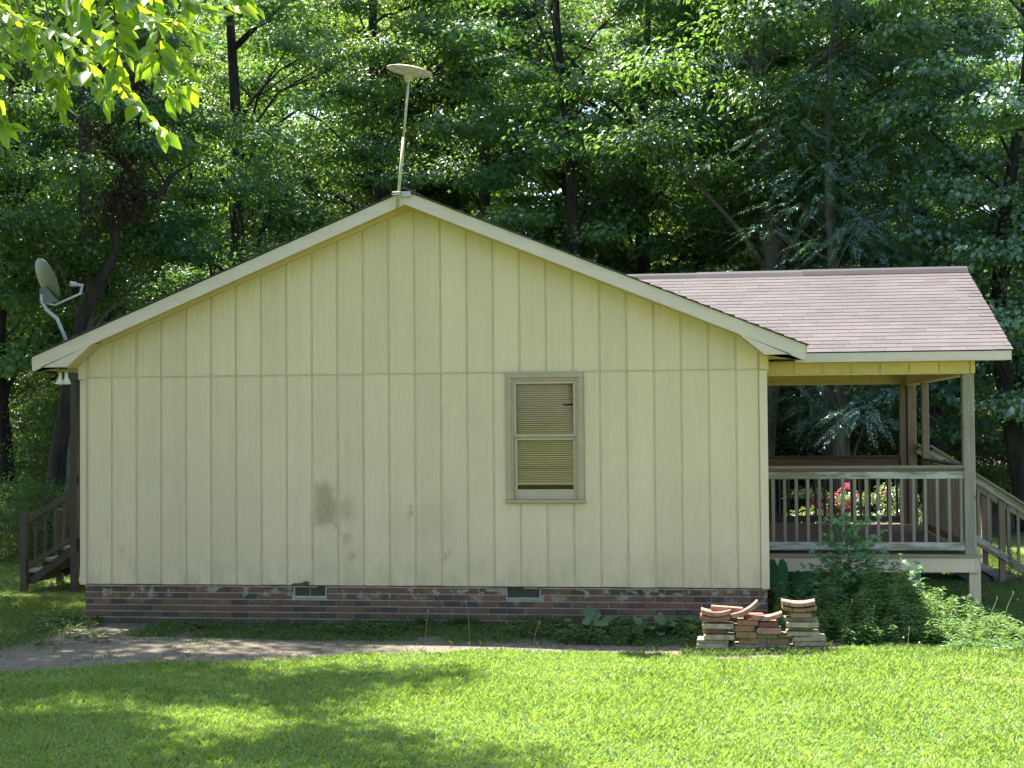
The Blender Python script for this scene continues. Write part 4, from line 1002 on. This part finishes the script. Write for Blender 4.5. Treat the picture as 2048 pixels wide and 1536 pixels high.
for i in range(50):
    y = 14.5+rb_.random()**1.0*19; c = 5.6-(y+16.6)*.135
    hw = (y+16.6)*.36+1.5; x = c+1.0+rb_.uniform(-hw, hw)
    if y < 21 and x > 6.5: continue
    tree(rb_.choice(['shrubA', 'shrubA', 'shrubB']), x, y, rb_.uniform(.8, 1.45), rb_.uniform(0, 6.28), 'leafy understorey shrub growing among the trunks at the wood edge', SG, 'shrub', 'shrub')
for (x, y, s, lab) in ((-4.6, 8.5, .62, 'sunlit weedy bush behind the left steps'), (-5.2, 7.4, .45, 'low weedy bush at the far left edge of the yard'), (-3.6, 10.5, .55, 'small green bush between the left steps and the trees')):
    tree('shrubB', x, y, s, 1.0+x, lab, None, 'bush', 'bush')
# far woods: one mass that closes the view
def far_woods():
    n = 85000; r = np.random.default_rng(99)
    lob = np.stack([r.uniform(-48, 34, 420), r.uniform(50, 60, 420), r.uniform(0, 1, 420)*25, r.uniform(1.6, 2.9, 420)], 1)
    V, F = fill(lob, n, 98, .46, 'leaf', .7)
    link('far_woods', npmesh('far_woods', V, F, M['leaf_far']), kind='stuff', label='distant wood closing the view behind the trees', category='woods')
far_woods()
# leaning dead limb hung with brown foliage
dt = thing('dead_tree', 'crooked leaning tree hung with a dark clump of dead brown foliage, left of the house', 'dead tree', (-6.4, 12.6, 0))
def dtw(o): o.parent = dt; o.matrix_parent_inverse = Matrix.Translation(dt.location).inverted(); return o
def P2(px, py, Y=12.6): return Vector((-5.65+(px-160)*.01066-(858-py)*.0001, Y, 2.26+(858-py)*.01035))
dtw(MB().tube([P2(95, 1095), P2(104, 990), P2(115, 900), P2(140, 760), P2(165, 640), P2(205, 555), P2(240, 490), P2(225, 430), P2(240, 380)], [.24, .19, .17, .15, .13, .12, .10, .09, .07], 10).tube([P2(232, 400), P2(285, 385), P2(330, 388), P2(350, 350), P2(395, 325)], [.09, .10, .09, .05, .02], 8).tube([P2(240, 380), P2(262, 330), P2(225, 290), P2(200, 255)], [.08, .07, .05, .03], 8).tube([P2(262, 330), P2(290, 270), P2(282, 200)], [.04, .03, .015], 6).tube([P2(285, 385), P2(262, 330)], [.05, .05], 6).tube([P2(340, 365), P2(300, 300), P2(330, 235)], [.03, .025, .01], 6).obj('trunk', M['bark'], smooth=True))
lob = np.array([[*P2(245, 395), .42], [*P2(262, 372), .40], [*P2(235, 425), .40], [*P2(265, 415), .36], [*P2(290, 385), .25], [*P2(315, 390), .2], [*P2(210, 262), .42], [*P2(232, 290), .34], [*P2(255, 315), .25], [*P2(268, 345), .25], [*P2(225, 330), .2], [*P2(270, 150), .5], [*P2(285, 190), .4]])
V, F = fill(lob, 9000, 4, .09, 'leaf', .22, 1.25, .0)
dtw(link('dead_foliage', npmesh('dead_foliage', V, F, M['leaf_dead'])))

# ================================================================ FOREGROUND BRANCH
ft = thing('branch_tree', 'tree reaching a leafy bright green branch into the top left corner of the picture', 'tree', (2.2, -10.3, .1))
def ftw(o): o.parent = ft; o.matrix_parent_inverse = Matrix.Translation(ft.location).inverted(); return o
def near_leaf(seed):
    r = random.Random(seed); mb = MB(); n = 7; cur = r.uniform(.10, .32); fold = r.uniform(.15, .5); tw = r.uniform(-.4, .4); wv = .52+r.uniform(-.05, .07)
    mids = []; Ls = []; Rs = []
    for i in range(n+1):
        u = i/n; w = .5*wv*(math.sin(math.pi*u**.82))**.8*(1-.15*u) if 0 < i < n else 0
        z = -cur*u*u; a = tw*u; jag = 1+.05*(-1)**i
        mids.append((u, 0, z)); Ls.append((u-.02, w*jag*math.cos(a), z+w*(fold+math.sin(a)))); Rs.append((u-.02, -w*jag*math.cos(a), z+w*(fold-math.sin(a))))
    vs = mids+Ls[1:n]+Rs[1:n]; m0 = n+1; r0 = n+1+n-1; fs = []
    fs += [(0, 1, m0), (0, r0, 1)]
    for i in range(1, n-1): fs += [(i, i+1, m0+i, m0+i-1), (i, r0+i-1, r0+i, i+1)]
    fs += [(n-1, n, m0+n-2), (n-1, r0+n-2, n)]
    return mb.add(vs, fs).mesh('leaf', M['leaf_vein'], True)
NL = [near_leaf(i) for i in range(8)]
def BW(px, py, d=0.0):
    py = py*1.12+10; px = px*1.04+4
    return Vector((4.61+px*.00206+d*(px-1024)*.00018*2, -11.1+d-.1*px/400, 4.01-py*.00187+d*.13))
limb = MB()
trunkpts = [Vector((2.2, -10.3, 0)), Vector((2.25, -10.35, 1.5)), Vector((2.35, -10.45, 3.0)), Vector((2.6, -10.6, 4.6)), Vector((2.8, -10.4, 6.2))]
limb.tube(trunkpts, [.20, .15, .13, .11, .07], 12)
ftw(limb.obj('trunk', M['bark'], smooth=True))
ftw(MB().tube([Vector((2.38, -10.47, 3.2)), Vector((3.0, -10.7, 4.3)), Vector((3.8, -10.95, 4.65)), BW(0, -260), BW(150, -190), BW(330, -150), BW(480, -120)], [.06, .05, .04, .03, .024, .017, .008], 8).obj('limb', M['bark_twig'], smooth=True))
TW = [
 [(150, -190), (220, -50), (250, 50), (256, 130), (240, 205)], [(260, -160), (300, -20), (312, 70), (318, 140), (332, 195)],
 [(-80, -200), (-20, 0), (60, 55), (150, 90), (212, 128)], [(30, -240), (62, -60), (75, 40), (88, 130), (98, 188)],
 [(330, -150), (372, -60), (412, -10), (452, 12)], [(-100, -100), (-60, 20), (10, 85), (62, 108), (118, 128)],
 [(90, -210), (120, -40), (150, 40), (200, 72), (255, 55)], [(-160, -200), (-80, 90), (-20, 180), (8, 240)],
 [(230, -160), (262, 0), (310, 75), (365, 82), (398, 112)], [(240, 150), (270, 200), (300, 235), (345, 275)],
 [(150, 95), (170, 140), (185, 165)], [(-60, -220), (0, -80), (25, 10), (35, 70)], [(60, -220), (110, -80), (150, -10), (165, 30)], [(200, -180), (215, -90), (205, -10), (190, 40)],
 [(-120, -60), (-60, 60), (-10, 130), (22, 150)], [(380, -140), (430, -70), (470, -20)], [(-100, -220), (-50, -80), (-10, 30), (12, 52)], [(330, -120), (345, -40), (350, 10), (358, 40)],
 [(270, -160), (285, -70), (280, 0), (275, 30)], [(-140, 60), (-60, 250), (-30, 300), (-5, 335)],
]
lc = 0
for ti, pts in enumerate(TW):
    r = random.Random(100+ti); dd = r.uniform(-.35, .45)
    P = [BW(a, b, dd) for a, b in pts]
    ftw(MB().tube(P, [.006]+[.004]*(len(P)-2)+[.0015], 5).obj('twig', M['bark_twig'], smooth=True))
    L = sum((P[i+1]-P[i]).length for i in range(len(P)-1)); n = max(5, int(L/.024)); side = 1
    for k in range(n+1):
        u = (k+.5)/(n+.5); q = u*(len(P)-1); i = min(int(q), len(P)-2); p = P[i].lerp(P[i+1], q-i); d = (P[i+1]-P[i]).normalized(); side = -side
        if lc >= 270: break
        if (p.x-4.61)/.00206 < -30 or (4.01-p.z)/.00187 < -30: continue
        s = Vector((d.y, -d.x, 0)); s = s.normalized() if s.length > .1 else Vector((1, 0, 0))
        hd_ = (d*.55+s*side*r.uniform(.6, 1.3)+Vector((r.uniform(-.3, .3), r.uniform(-.4, .4), r.uniform(-.45, .15)))).normalized()
        if k == n: hd_ = d
        Zl = Vector((r.uniform(-.55, .45), r.uniform(-1.0, -.35), r.uniform(.1, .8))).normalized(); Zl = (Zl-hd_*Zl.dot(hd_)).normalized(); Yl = Zl.cross(hd_)
        S = r.uniform(.078, .124)*(.75 if u > .9 and k != n else 1)
        mt = (Matrix((hd_*S, Yl*S, Zl*S)).transposed()).to_4x4(); mt.translation = p
        o = link('leaf', NL[r.randrange(8)]); o.matrix_basis = mt; ftw(o); lc += 1
ftw(link('fruit', MB().lathe([(0, -.012), (.008, -.009), (.012, 0), (.008, .009), (0, .012)], 12, Matrix.Translation(BW(260, 170, .0))).mesh('fruit', M['leaf_near'], True)))
xv, xf, base = [], [], 0
r = random.Random(77)
src = [(np.array([v.co[:] for v in m_.vertices]), [tuple(p.vertices) for p in m_.polygons]) for m_ in NL]
for ti, pts in enumerate(TW):
    dd = r.uniform(.5, 1.3); ox, oy = r.uniform(-90, -10), r.uniform(-90, -20); P = [BW(a+ox, b*.85+oy, dd) for a, b in pts]
    for k in range(15):
        q = r.uniform(.1, 1)*(len(P)-1.001); i = int(q); p = P[i].lerp(P[i+1], q-i); d = (P[i+1]-P[i]).normalized()
        hd_ = (d*.5+Vector((r.uniform(-1, 1), r.uniform(-.4, .4), r.uniform(-.8, .3)))).normalized(); Zl = Vector((r.uniform(-.6, .5), r.uniform(-1, -.2), r.uniform(.1, 1)))
        Zl = (Zl-hd_*Zl.dot(hd_)).normalized(); S = r.uniform(.06, .10); mt = np.array((hd_*S, Zl.cross(hd_)*S, Zl*S)).T; v, f = src[r.randrange(8)]
        xv.append(v @ mt.T+np.array(p)); xf += [tuple(base+j for j in t) for t in f]; base += len(v)
me = bpy.data.meshes.new('foliage'); me.from_pydata(np.concatenate(xv).tolist(), [], xf); me.materials.append(M['leaf_near']); me.update()
ftw(link('foliage', me, kind='stuff'))
# the rest of its crown, above and left of the picture
lob = np.array([[rng.uniform(.6, 3.5), rng.uniform(-12.0, -9.0), rng.uniform(4.9, 7.5), rng.uniform(.4, .8)] for _ in range(26)])
V, F = fill(lob, 9000, 14, .10, 'leaf', .5)
ftw(link('crown', npmesh('crown', V, F, M['leaf_near'])))

# ================================================================ LAWN AND WEEDS
EX = np.array([-6, .2, 1.55, 2.42, 3.12, 3.77, 4.76, 6.28, 7.28, 8.0, 8.6, 9.2, 14]); EY = -np.array([4.2, 3.45, 3.06, 2.69, 2.32, 2.07, 1.86, 1.76, 1.98, 2.05, 1.75, .2, .1])
def vnoise(x, y, s, seed):
    r = np.random.default_rng(seed); g = r.random((64, 64)); X = (x*s) % 64; Y = (y*s) % 64
    i = np.floor(X).astype(int); j = np.floor(Y).astype(int); u = X-i; v = Y-j; u = u*u*(3-2*u); v = v*v*(3-2*v)
    a = g[i % 64, j % 64]; b = g[(i+1) % 64, j % 64]; c = g[i % 64, (j+1) % 64]; d = g[(i+1) % 64, (j+1) % 64]
    return a*(1-u)*(1-v)+b*u*(1-v)+c*(1-u)*v+d*u*v
def blades(x, y, h, w, mat, name, lean=.5, **props):
    n = len(x); C = np.stack([x, y, ground_z(x, y)-.004], 1); a = rng.random(n)*2*np.pi
    t = np.stack([np.cos(a)*lean*rng.random(n), np.sin(a)*lean*rng.random(n), np.ones(n)], 1)
    nv = np.stack([np.cos(a+rng.normal(size=n)*.8), np.sin(a+rng.normal(size=n)*.8), .3*np.ones(n)], 1)
    V, F = leaves(C, nv, t, h, w, .1, .35)
    return link(name, npmesh(name, V, F, mat), **props)
def scatter(n, x0, x1, y0, y1): return rng.uniform(x0, x1, n), rng.uniform(y0, y1, n)
# main lawn
x, y = scatter(250000, -.6, 11.4, -8.2, -1.4)
fr_l = 7.41+(y+16.6)*(-.53)-.9; fr_r = 7.41+(y+16.6)*.245+.6
ok = (x > fr_l) & (x < fr_r)
edge = np.interp(x, EX, EY)+.18*(vnoise(x, y, 3, 1)-.5)+.12*(vnoise(x, y, 11, 2)-.5)
ok &= (y < edge)
bare = (np.abs(y+2.98+.25*(vnoise(x, y, 4, 8)-.5)) < .11*np.clip((x-9.0)*2, 0, 1)*(vnoise(x, y, 5, 9) > .35))
ok &= ~bare
x, y = x[ok], y[ok]
pat = vnoise(x, y, 1.6, 3); h = (.032+.034*rng.random(len(x)))*(.65+.8*pat)
print('lawn blades', len(x))
blades(x, y, h, .0125*(.5+.8*rng.random(len(x))), M['grass'], 'lawn_grass', 1.1, kind='stuff', label='short bright green lawn in front of the house', category='grass')
k = rng.random(len(x)) < .035
blades(x[k]+.01, y[k], h[k]*.8, .007*np.ones(k.sum()), M['straw'], 'dry_clippings', 1.8, kind='stuff', label='pale dry clippings lying in the lawn', category='clippings')
# rough grass: left yard, right yard, behind the porch, sparse on the dirt
X, Y, Hh = [], [], []
def add(n, x0, x1, y0, y1, h0, h1, f=None):
    x, y = scatter(n, x0, x1, y0, y1)
    if f is not None: k = f(x, y); x, y = x[k], y[k]
    X.append(x); Y.append(y); Hh.append(rng.uniform(h0, h1, len(x)))
add(26000, -3.2, .1, -3.4, 3.0, .03, .08, lambda x, y: (y < 2.4) & (vnoise(x, y, 2.2, 5) > .25) & (x < -.15+.4*vnoise(x, y, 2, 6)))
add(16000, -9, -1.8, 3.0, 13, .04, .10)
add(34000, 10.4, 13.6, -1.6, 9, .03, .08)
add(20000, 9.0, 12.2, -1.9, 1.2, .03, .07)
add(34000, 7.9, 12.6, 6.6, 13, .05, .12)
add(9000, -.2, 7.5, -3.3, -.0, .02, .05, lambda x, y: (y > np.interp(x, EX, EY)) & (vnoise(x, y, 2.4, 15)*.7+vnoise(x, y, 8, 16)*.3 > .60))
add(15000, 1.0, 7.6, -1.15, -.02, .03, .10, lambda x, y: vnoise(x, y, 3, 17) > .35)
add(4000, .2, 8.5, -2.4, -1.5, .03, .07, lambda x, y: (np.abs(y-np.interp(x, EX, EY)) < .22) & (vnoise(x, y, 5, 18) > .5))
add(1100, 7.1, 8.75, -1.85, -1.62, .03, .10)
add(500, 4.5, 8.6, -1.45, -1.2, .04, .11, lambda x, y: vnoise(x, y, 5, 19) > .55)
X = np.concatenate(X); Y = np.concatenate(Y); Hh = np.concatenate(Hh)
blades(X, Y, Hh, .0075*(.7+.6*rng.random(len(X))), M['grass_rough'], 'rough_grass', .9, kind='stuff', label='rough grass tufts around the house edges and bare dirt', category='grass')
n = 5200; x, y = scatter(n, -1.5, 8.6, -3.2, .1); k = (y > np.interp(x, EX, EY)) & (vnoise(x, y, 2.0, 31)*.6+vnoise(x, y, 7, 32)*.4 > .42); x, y = x[k], y[k]; n = len(x)
V, F = leaves(np.stack([x, y, ground_z(x, y)+.004], 1), np.stack([rng.normal(size=n)*.35, rng.normal(size=n)*.35, np.ones(n)], 1), rng.normal(size=(n, 3))*[1, 1, .15], .012+.03*rng.random(n), .006+.012*rng.random(n), .5, -.2)
link('leaf_litter', npmesh('leaf_litter', V, F, M['leaf_dead']), kind='stuff', label='bits of dead leaf and twig on the bare dirt', category='litter')
# small wall weeds: rosettes of narrow and round leaves
def rosettes(cx, cy, h, n, L, asp, seed, spread=.6):
    r = np.random.default_rng(seed); m_ = len(cx); idx = np.repeat(np.arange(m_), n); N_ = len(idx)
    a = r.random(N_)*2*np.pi; u = r.random(N_); Hh = np.broadcast_to(h, m_)[idx]
    C = np.stack([cx[idx]+np.cos(a)*Hh*spread*u*.6, cy[idx]+np.sin(a)*Hh*spread*u*.6, ground_z(cx[idx], cy[idx])+Hh*(1-u*.75)*r.uniform(.4, 1, N_)], 1)
    t = np.stack([np.cos(a), np.sin(a), .45-.8*u+r.normal(size=N_)*.3], 1); nv = np.stack([-np.cos(a)*.3, -np.sin(a)*.3, np.ones(N_)], 1)+r.normal(size=(N_, 3))*.25
    S = L*(.6+.7*r.random(N_)); return leaves(C, nv, t, S, S*asp, .25, .25)
parts = []
x, y = scatter(520, 3.3, 7.7, -1.2, -.03); k = (vnoise(x, y, 1.6, 21)+.35*(x-3.3)/4.4+.25*(y+1.2) > .62) & (y > -1.05-.1*(x-4)/3); x, y = x[k], y[k]
parts.append(rosettes(x, y, .06+.12*(x-3.3)/4.4*rng.random(len(x))+.05, 26, .055, .42, 22, 1.2))
x, y = scatter(200, 1.3, 4.2, -.95, -.03); k = vnoise(x, y, 2.5, 23) > .45; parts.append(rosettes(x[k], y[k], .09, 26, .045, .5, 24, 1.3))
x, y = scatter(30, -.3, .3, -.9, .1); parts.append(rosettes(x, y, .10, 24, .06, .4, 25, 1.3))
x, y = scatter(18, -.5, -.05, -.5, .4); parts.append(rosettes(x, y, .16, 24, .06, .4, 26, 1.3))
x, y = np.array([.55, .75, .62, .95, 1.3, .4]), np.array([-1.0, -1.15, -1.35, -1.6, -1.0, -1.8]); parts.append(rosettes(x, y, .06, 30, .07, .12, 27, 1.8))
V, F = cat(parts); link('wall_weeds', npmesh('wall_weeds', V, F, M['leaf_wallweed']), kind='stuff', label='low weeds growing along the brick base of the wall', category='weeds')
# broad leaved dock plants near the pavers
bp_ = thing('dock_plant', 'clump of broad leaved weeds against the bricks left of the paver stacks', 'weed', (6.6, -.5, 0))
ear = []
for k in range(46):
    r = random.Random(500+k); cx, cy_ = r.uniform(5.9, 7.35), r.uniform(-.85, -.15); a = r.uniform(0, 6.28); el = r.uniform(.1, 1.0)
    d = Vector((math.cos(a)*math.cos(el), math.sin(a)*math.cos(el)-.2, math.sin(el))).normalized(); Z = Vector((r.uniform(-.3, .3), -.3, 1)); Z = (Z-d*Z.dot(d)).normalized(); S = r.uniform(.12, .22)
    mt = Matrix((d*S, Z.cross(d)*S*1.3, Z*S)).transposed().to_4x4(); mt.translation = Vector((cx-6.6, cy_+.5, r.uniform(.02, .14)))
    ear.append(mt)
dm = near_leaf(77).copy(); dm.materials.clear(); dm.materials.append(M['leaf_weed'])
for mt in ear: o = link('leaf', dm, None, bp_); o.matrix_basis = mt
# weed mound below the porch
def mound():
    r = np.random.default_rng(61); n = 560; x = r.uniform(8.15, 10.6, n); y = r.uniform(-1.15, 1.25, n)
    k = (y > -1.25+.1*(x-8)) & (((x-9.0)/1.8)**2+((y+.1)/1.35)**2 < 1.15); x, y = x[k], y[k]
    hmax = .66*np.exp(-((x-9.0)/1.0)**2-((y-.15)/1.0)**2)+.12+.06*np.exp(-((x-10.2)/.5)**2); h = hmax*(.45+.75*r.random(len(x)))
    C, T_, NN, S = [], [], [], []
    for i in range(len(x)):
        m_ = int(10+h[i]*70); a = np.arange(m_)*2.4+r.random()*6; u = (np.arange(m_)+.5)/m_
        lx = r.normal()*.18; ly = r.normal()*.18-.12
        C.append(np.stack([x[i]+lx*u*h[i], y[i]+ly*u*h[i], ground_z(x[i], y[i])+h[i]*u], 1)); T_.append(np.stack([np.cos(a), np.sin(a), .35-.2*u+r.normal(size=m_)*.15], 1))
        NN.append(np.stack([-.3*np.cos(a), -.3*np.sin(a), np.ones(m_)], 1)); S.append(.11*(.7+.5*r.random(m_))*(1-.35*u))
    C = np.concatenate(C); T_ = np.concatenate(T_); NN = np.concatenate(NN); S = np.concatenate(S)
    V, F = leaves(C, NN+r.normal(size=NN.shape)*.2, T_, S, S*.24, .2, .35)
    link('weed_bank', npmesh('weed_bank', V, F, M['leaf_weed']), kind='stuff', label='bank of narrow leaved weeds below the porch edge', category='weeds')
mound()
# small extra leafy stuff right of the mound
x, y = scatter(150, 9.6, 11.2, -1.5, .4); V, F = rosettes(x, y, .12, 26, .06, .3, 71, 1.3)
link('low_weeds', npmesh('low_weeds', V, F, M['leaf_weed']), kind='stuff', label='low sunlit weeds at the foot of the porch corner post', category='weeds')
x, y = scatter(900, 2, 11, -7.6, -2.0); k = vnoise(x, y, 1.3, 41) > .62; V, F = rosettes(x[k], y[k], .035, 14, .03, .6, 42, 1.8)
link('lawn_clover', npmesh('lawn_clover', V, F, M['leaf_sap']), kind='stuff', label='small clover patches in the lawn', category='clover')
# maple sapling
sp = thing('maple_sapling', 'young maple sapling with star shaped leaves in front of the porch balusters', 'sapling', (8.95, .35, 0))
lobs = []; stem = MB(); stem.tube([(0, 0, 0), (.02, 0, .45), (-.03, .02, .9), (-.02, 0, 1.32)], [.012, .010, .007, .003], 6)
C, NN, TT, S = [], [], [], []
r = random.Random(9)
for k in range(44):
    z = .2+1.08*k/44+r.uniform(-.04, .04); a = k*2.4; L = (.72-.48*(z/1.35))*r.uniform(.7, 1.1); e = Vector((math.cos(a)*L*1.1, math.sin(a)*L*.6-.08, z+.08*L)); b = Vector((0, 0, z-.10))
    stem.tube([b, b.lerp(e, .5)+Vector((0, 0, .05)), e], [.005, .003, .0015], 4, False)
    for j in range(8):
        u = .3+.1*j; p = b.lerp(e, u)+Vector((r.uniform(-.05, .05), r.uniform(-.05, .05), r.uniform(-.03, .03)))
        C.append(p); NN.append((r.uniform(-.5, .5), r.uniform(-.9, .1), .8)); TT.append((math.cos(a)+r.uniform(-.5, .5), math.sin(a)+r.uniform(-.5, .5), -.5)); S.append(r.uniform(.09, .15))
for k in range(30):
    bx_ = r.uniform(-.45, .75); zz = r.uniform(.25, .85)*(1-.35*abs(bx_)); by = r.uniform(-.3, .15)
    if k % 3 == 0: stem.tube([(bx_*.4, by, 0), (bx_*.8, by, zz*.6), (bx_, by, zz)], [.006, .004, .0015], 4, False)
    for j in range(5): C.append(Vector((bx_+r.uniform(-.13, .13), by+r.uniform(-.1, .1), zz+r.uniform(-.1, .12)))); NN.append((r.uniform(-.5, .5), r.uniform(-.9, .1), .8)); TT.append((r.uniform(-1, 1), r.uniform(-.6, .6), -.5)); S.append(r.uniform(.08, .13))
stem.obj('stem', M['stem'], sp)
V, F = stars(np.array(C), np.array(NN), np.array(TT), np.array(S)); link('foliage', npmesh('foliage', V, F, M['leaf_sap']), None, sp)
# elephant ear plant at the wall corner
ep = thing('elephant_ear_plant', 'plant with big heart shaped dark leaves at the right corner of the wall', 'plant', (8.22, .25, 0))
def ear_leaf(w, h, cup):
    pts = [(0, .28), (.10, .46), (.26, .50), (.42, .38), (.50, .12), (.46, -.12), (.30, -.36), (.12, -.50), (0, -.56)]
    vs = [(0, 0, 0)]; ring = pts+[(-x, z) for x, z in pts[-2:0:-1]]
    for x, z in ring: vs.append((x*w, -cup*(abs(x)*1.2)*w+cup*.3*w, z*h))
    for x, z in ring: vs.append((x*w*.5, -cup*(abs(x)*.4)*w+cup*.1*w, z*h*.5))
    n = len(ring); fs = []
    for i in range(n): j = (i+1) % n; fs += [(1+n+i, 1+n+j, 1+j, 1+i), (0, 1+n+j, 1+n+i)]
    return MB().add(vs, fs)
for (x, y, z, w, h, rz, rx) in ((-.085, -.05, .56, .26, .40, .1, -.15), (.17, .05, .46, .30, .34, -.5, -.5), (.32, .15, .38, .22, .30, .6, -.3), (.02, -.12, .28, .18, .26, -.3, .5)):
    me = ear_leaf(w, h, -.5).mesh('leaf', M['leaf_ear'], True); o = link('leaf', me, None, ep, (x, y, z)); o.rotation_euler = (rx, 0, rz)
    MB().tube([(x*.3, y*.3+.06, 0), (x*.7, y+.06, z*.55), (x, y+.006, z+.02)], [.012, .009, .006], 6).obj('stalk', M['stem'], ep)
# feathery tall weed by the right steps
fw = thing('feathery_weed', 'tall feathery weed standing by the lower right steps', 'weed', (11.0, 2.2, 0))
MB().tube([(0, 0, 0), (.05, 0, .35), (.03, 0, .85)], [.008, .006, .002], 5).tube([(0, 0, 0), (-.12, 0, .2), (-.3, 0, .35)], [.005, .004, .002], 4).obj('stem', M['stem'], fw)
n = 240; u = rng.random(n); a = rng.random(n)*6.28; C = np.stack([.03+.03*np.sin(u*2), 0*u, .2+.68*u], 1); V, F = leaves(C, rng.normal(size=(n, 3)), np.stack([np.cos(a), np.sin(a), .5*np.ones(n)], 1), .09*(1.15-u), .008, .1, -.1)
link('foliage', npmesh('foliage', V, F, M['leaf_wallweed']), None, fw)
# tall dry grass stalks
SK = 'tall dry grass stalks'
for (x, y, h, l, lab) in ((10.25, .3, .50, .04, 'tallest dry grass stalk left of the porch corner post'), (10.40, .1, .34, .10, 'dry grass stalk leaning across the foot of the porch corner post'), (10.55, .1, .40, .12, 'dry grass stalk just right of the porch corner post'), (10.18, .2, .22, .02, 'short dry stalk left of the tallest one'),
                          (4.85, -1.15, .42, -.04, 'seeding grass stem in front of the bricks near the middle of the wall'), (4.36, -1.1, .30, .03, 'thin seed stem left of the tall one by the wall'), (5.55, -1.3, .22, .06, 'bent pale stem at the dirt edge'), (8.75, -.9, .42, .10, 'pale stalk rising from the weeds right of the pavers'), (9.05, -.85, .36, .03, 'thin upright stalk in the middle of the weed bank'), (9.35, -1.35, .20, .02, 'small white topped stem at the lawn edge')):
    e = thing('grass_stalk', lab, 'grass stalk', (x, y, 0), SK)
    MB().tube([(0, 0, 0), (l*.4, 0, h*.6), (l, 0, h)], [.0032, .0026, .0015], 4).obj('stem', M['straw'], e)
    MB().lathe([(0, 0), (.006, .01), (.006, .035), (0, .05)], 6, Matrix.Translation((l, 0, h-.02))).obj('seed_head', M['straw'], e)
# white clover heads
x, y = scatter(60, 8.9, 13, -1.6, 2.5); mb = MB()
for a, b in zip(x, y): mb.lathe([(0, 0), (.009, .006), (.009, .014), (0, .018)], 5, Matrix.Translation((a, b, .06+random.random()*.05)))
mb.obj('clover_flowers', M['white_flower'], kind='stuff')
# flowering bush behind the porch
hb_ = thing('flowering_bush', 'sunlit bush with pink flowers seen through the porch balusters', 'bush', (9.95, 9.0, 0))
lob = np.array([[rng.uniform(-1.0, 1.0), rng.uniform(-.4, .5), rng.uniform(.2, 1.15), rng.uniform(.22, .38)] for _ in range(26)])
V, F = fill(lob, 6000, 15, .075, 'leaf', .45); link('foliage', npmesh('foliage', V, F, M['leaf_rose']), None, hb_)
MB().tube([(0, 0, 0), (-.4, 0, .7)], .02, 6).tube([(0, 0, 0), (.3, 0, .8)], .02, 6).tube([(.1, 0, 0), (0, .1, 1.0)], .02, 6).obj('stems', M['bark_twig'], hb_)
fm = []
for s in range(3):
    V, F = leaves(*(lambda n, r: (r.normal(size=(n, 3))*.022, r.normal(size=(n, 3)), r.normal(size=(n, 3))))(34, np.random.default_rng(s)), .045, .035, .3, .1); fm.append(npmesh('flower', V, F, M['pink']))
for k, (dx, dz) in enumerate([(-.62, 1.02), (-.5, .95), (-.38, 1.15), (-.30, 1.22), (-.12, 1.05), (-.55, .78), (-.42, .72), (-.34, .62), (-.70, .85), (-.30, .50), (.72, .95), (.78, .90), (.35, 1.10), (-.82, .95), (-.45, 1.05), (-.25, .9), (-.36, .84), (-.6, .6)]):
    o = link('flower', fm[k % 3], None, hb_, (dx, -.42+.05*(k % 3), dz)); o.rotation_euler = (k, k*2, k*3); q = .8+.4*(k % 2); o.scale = (q, q, q)
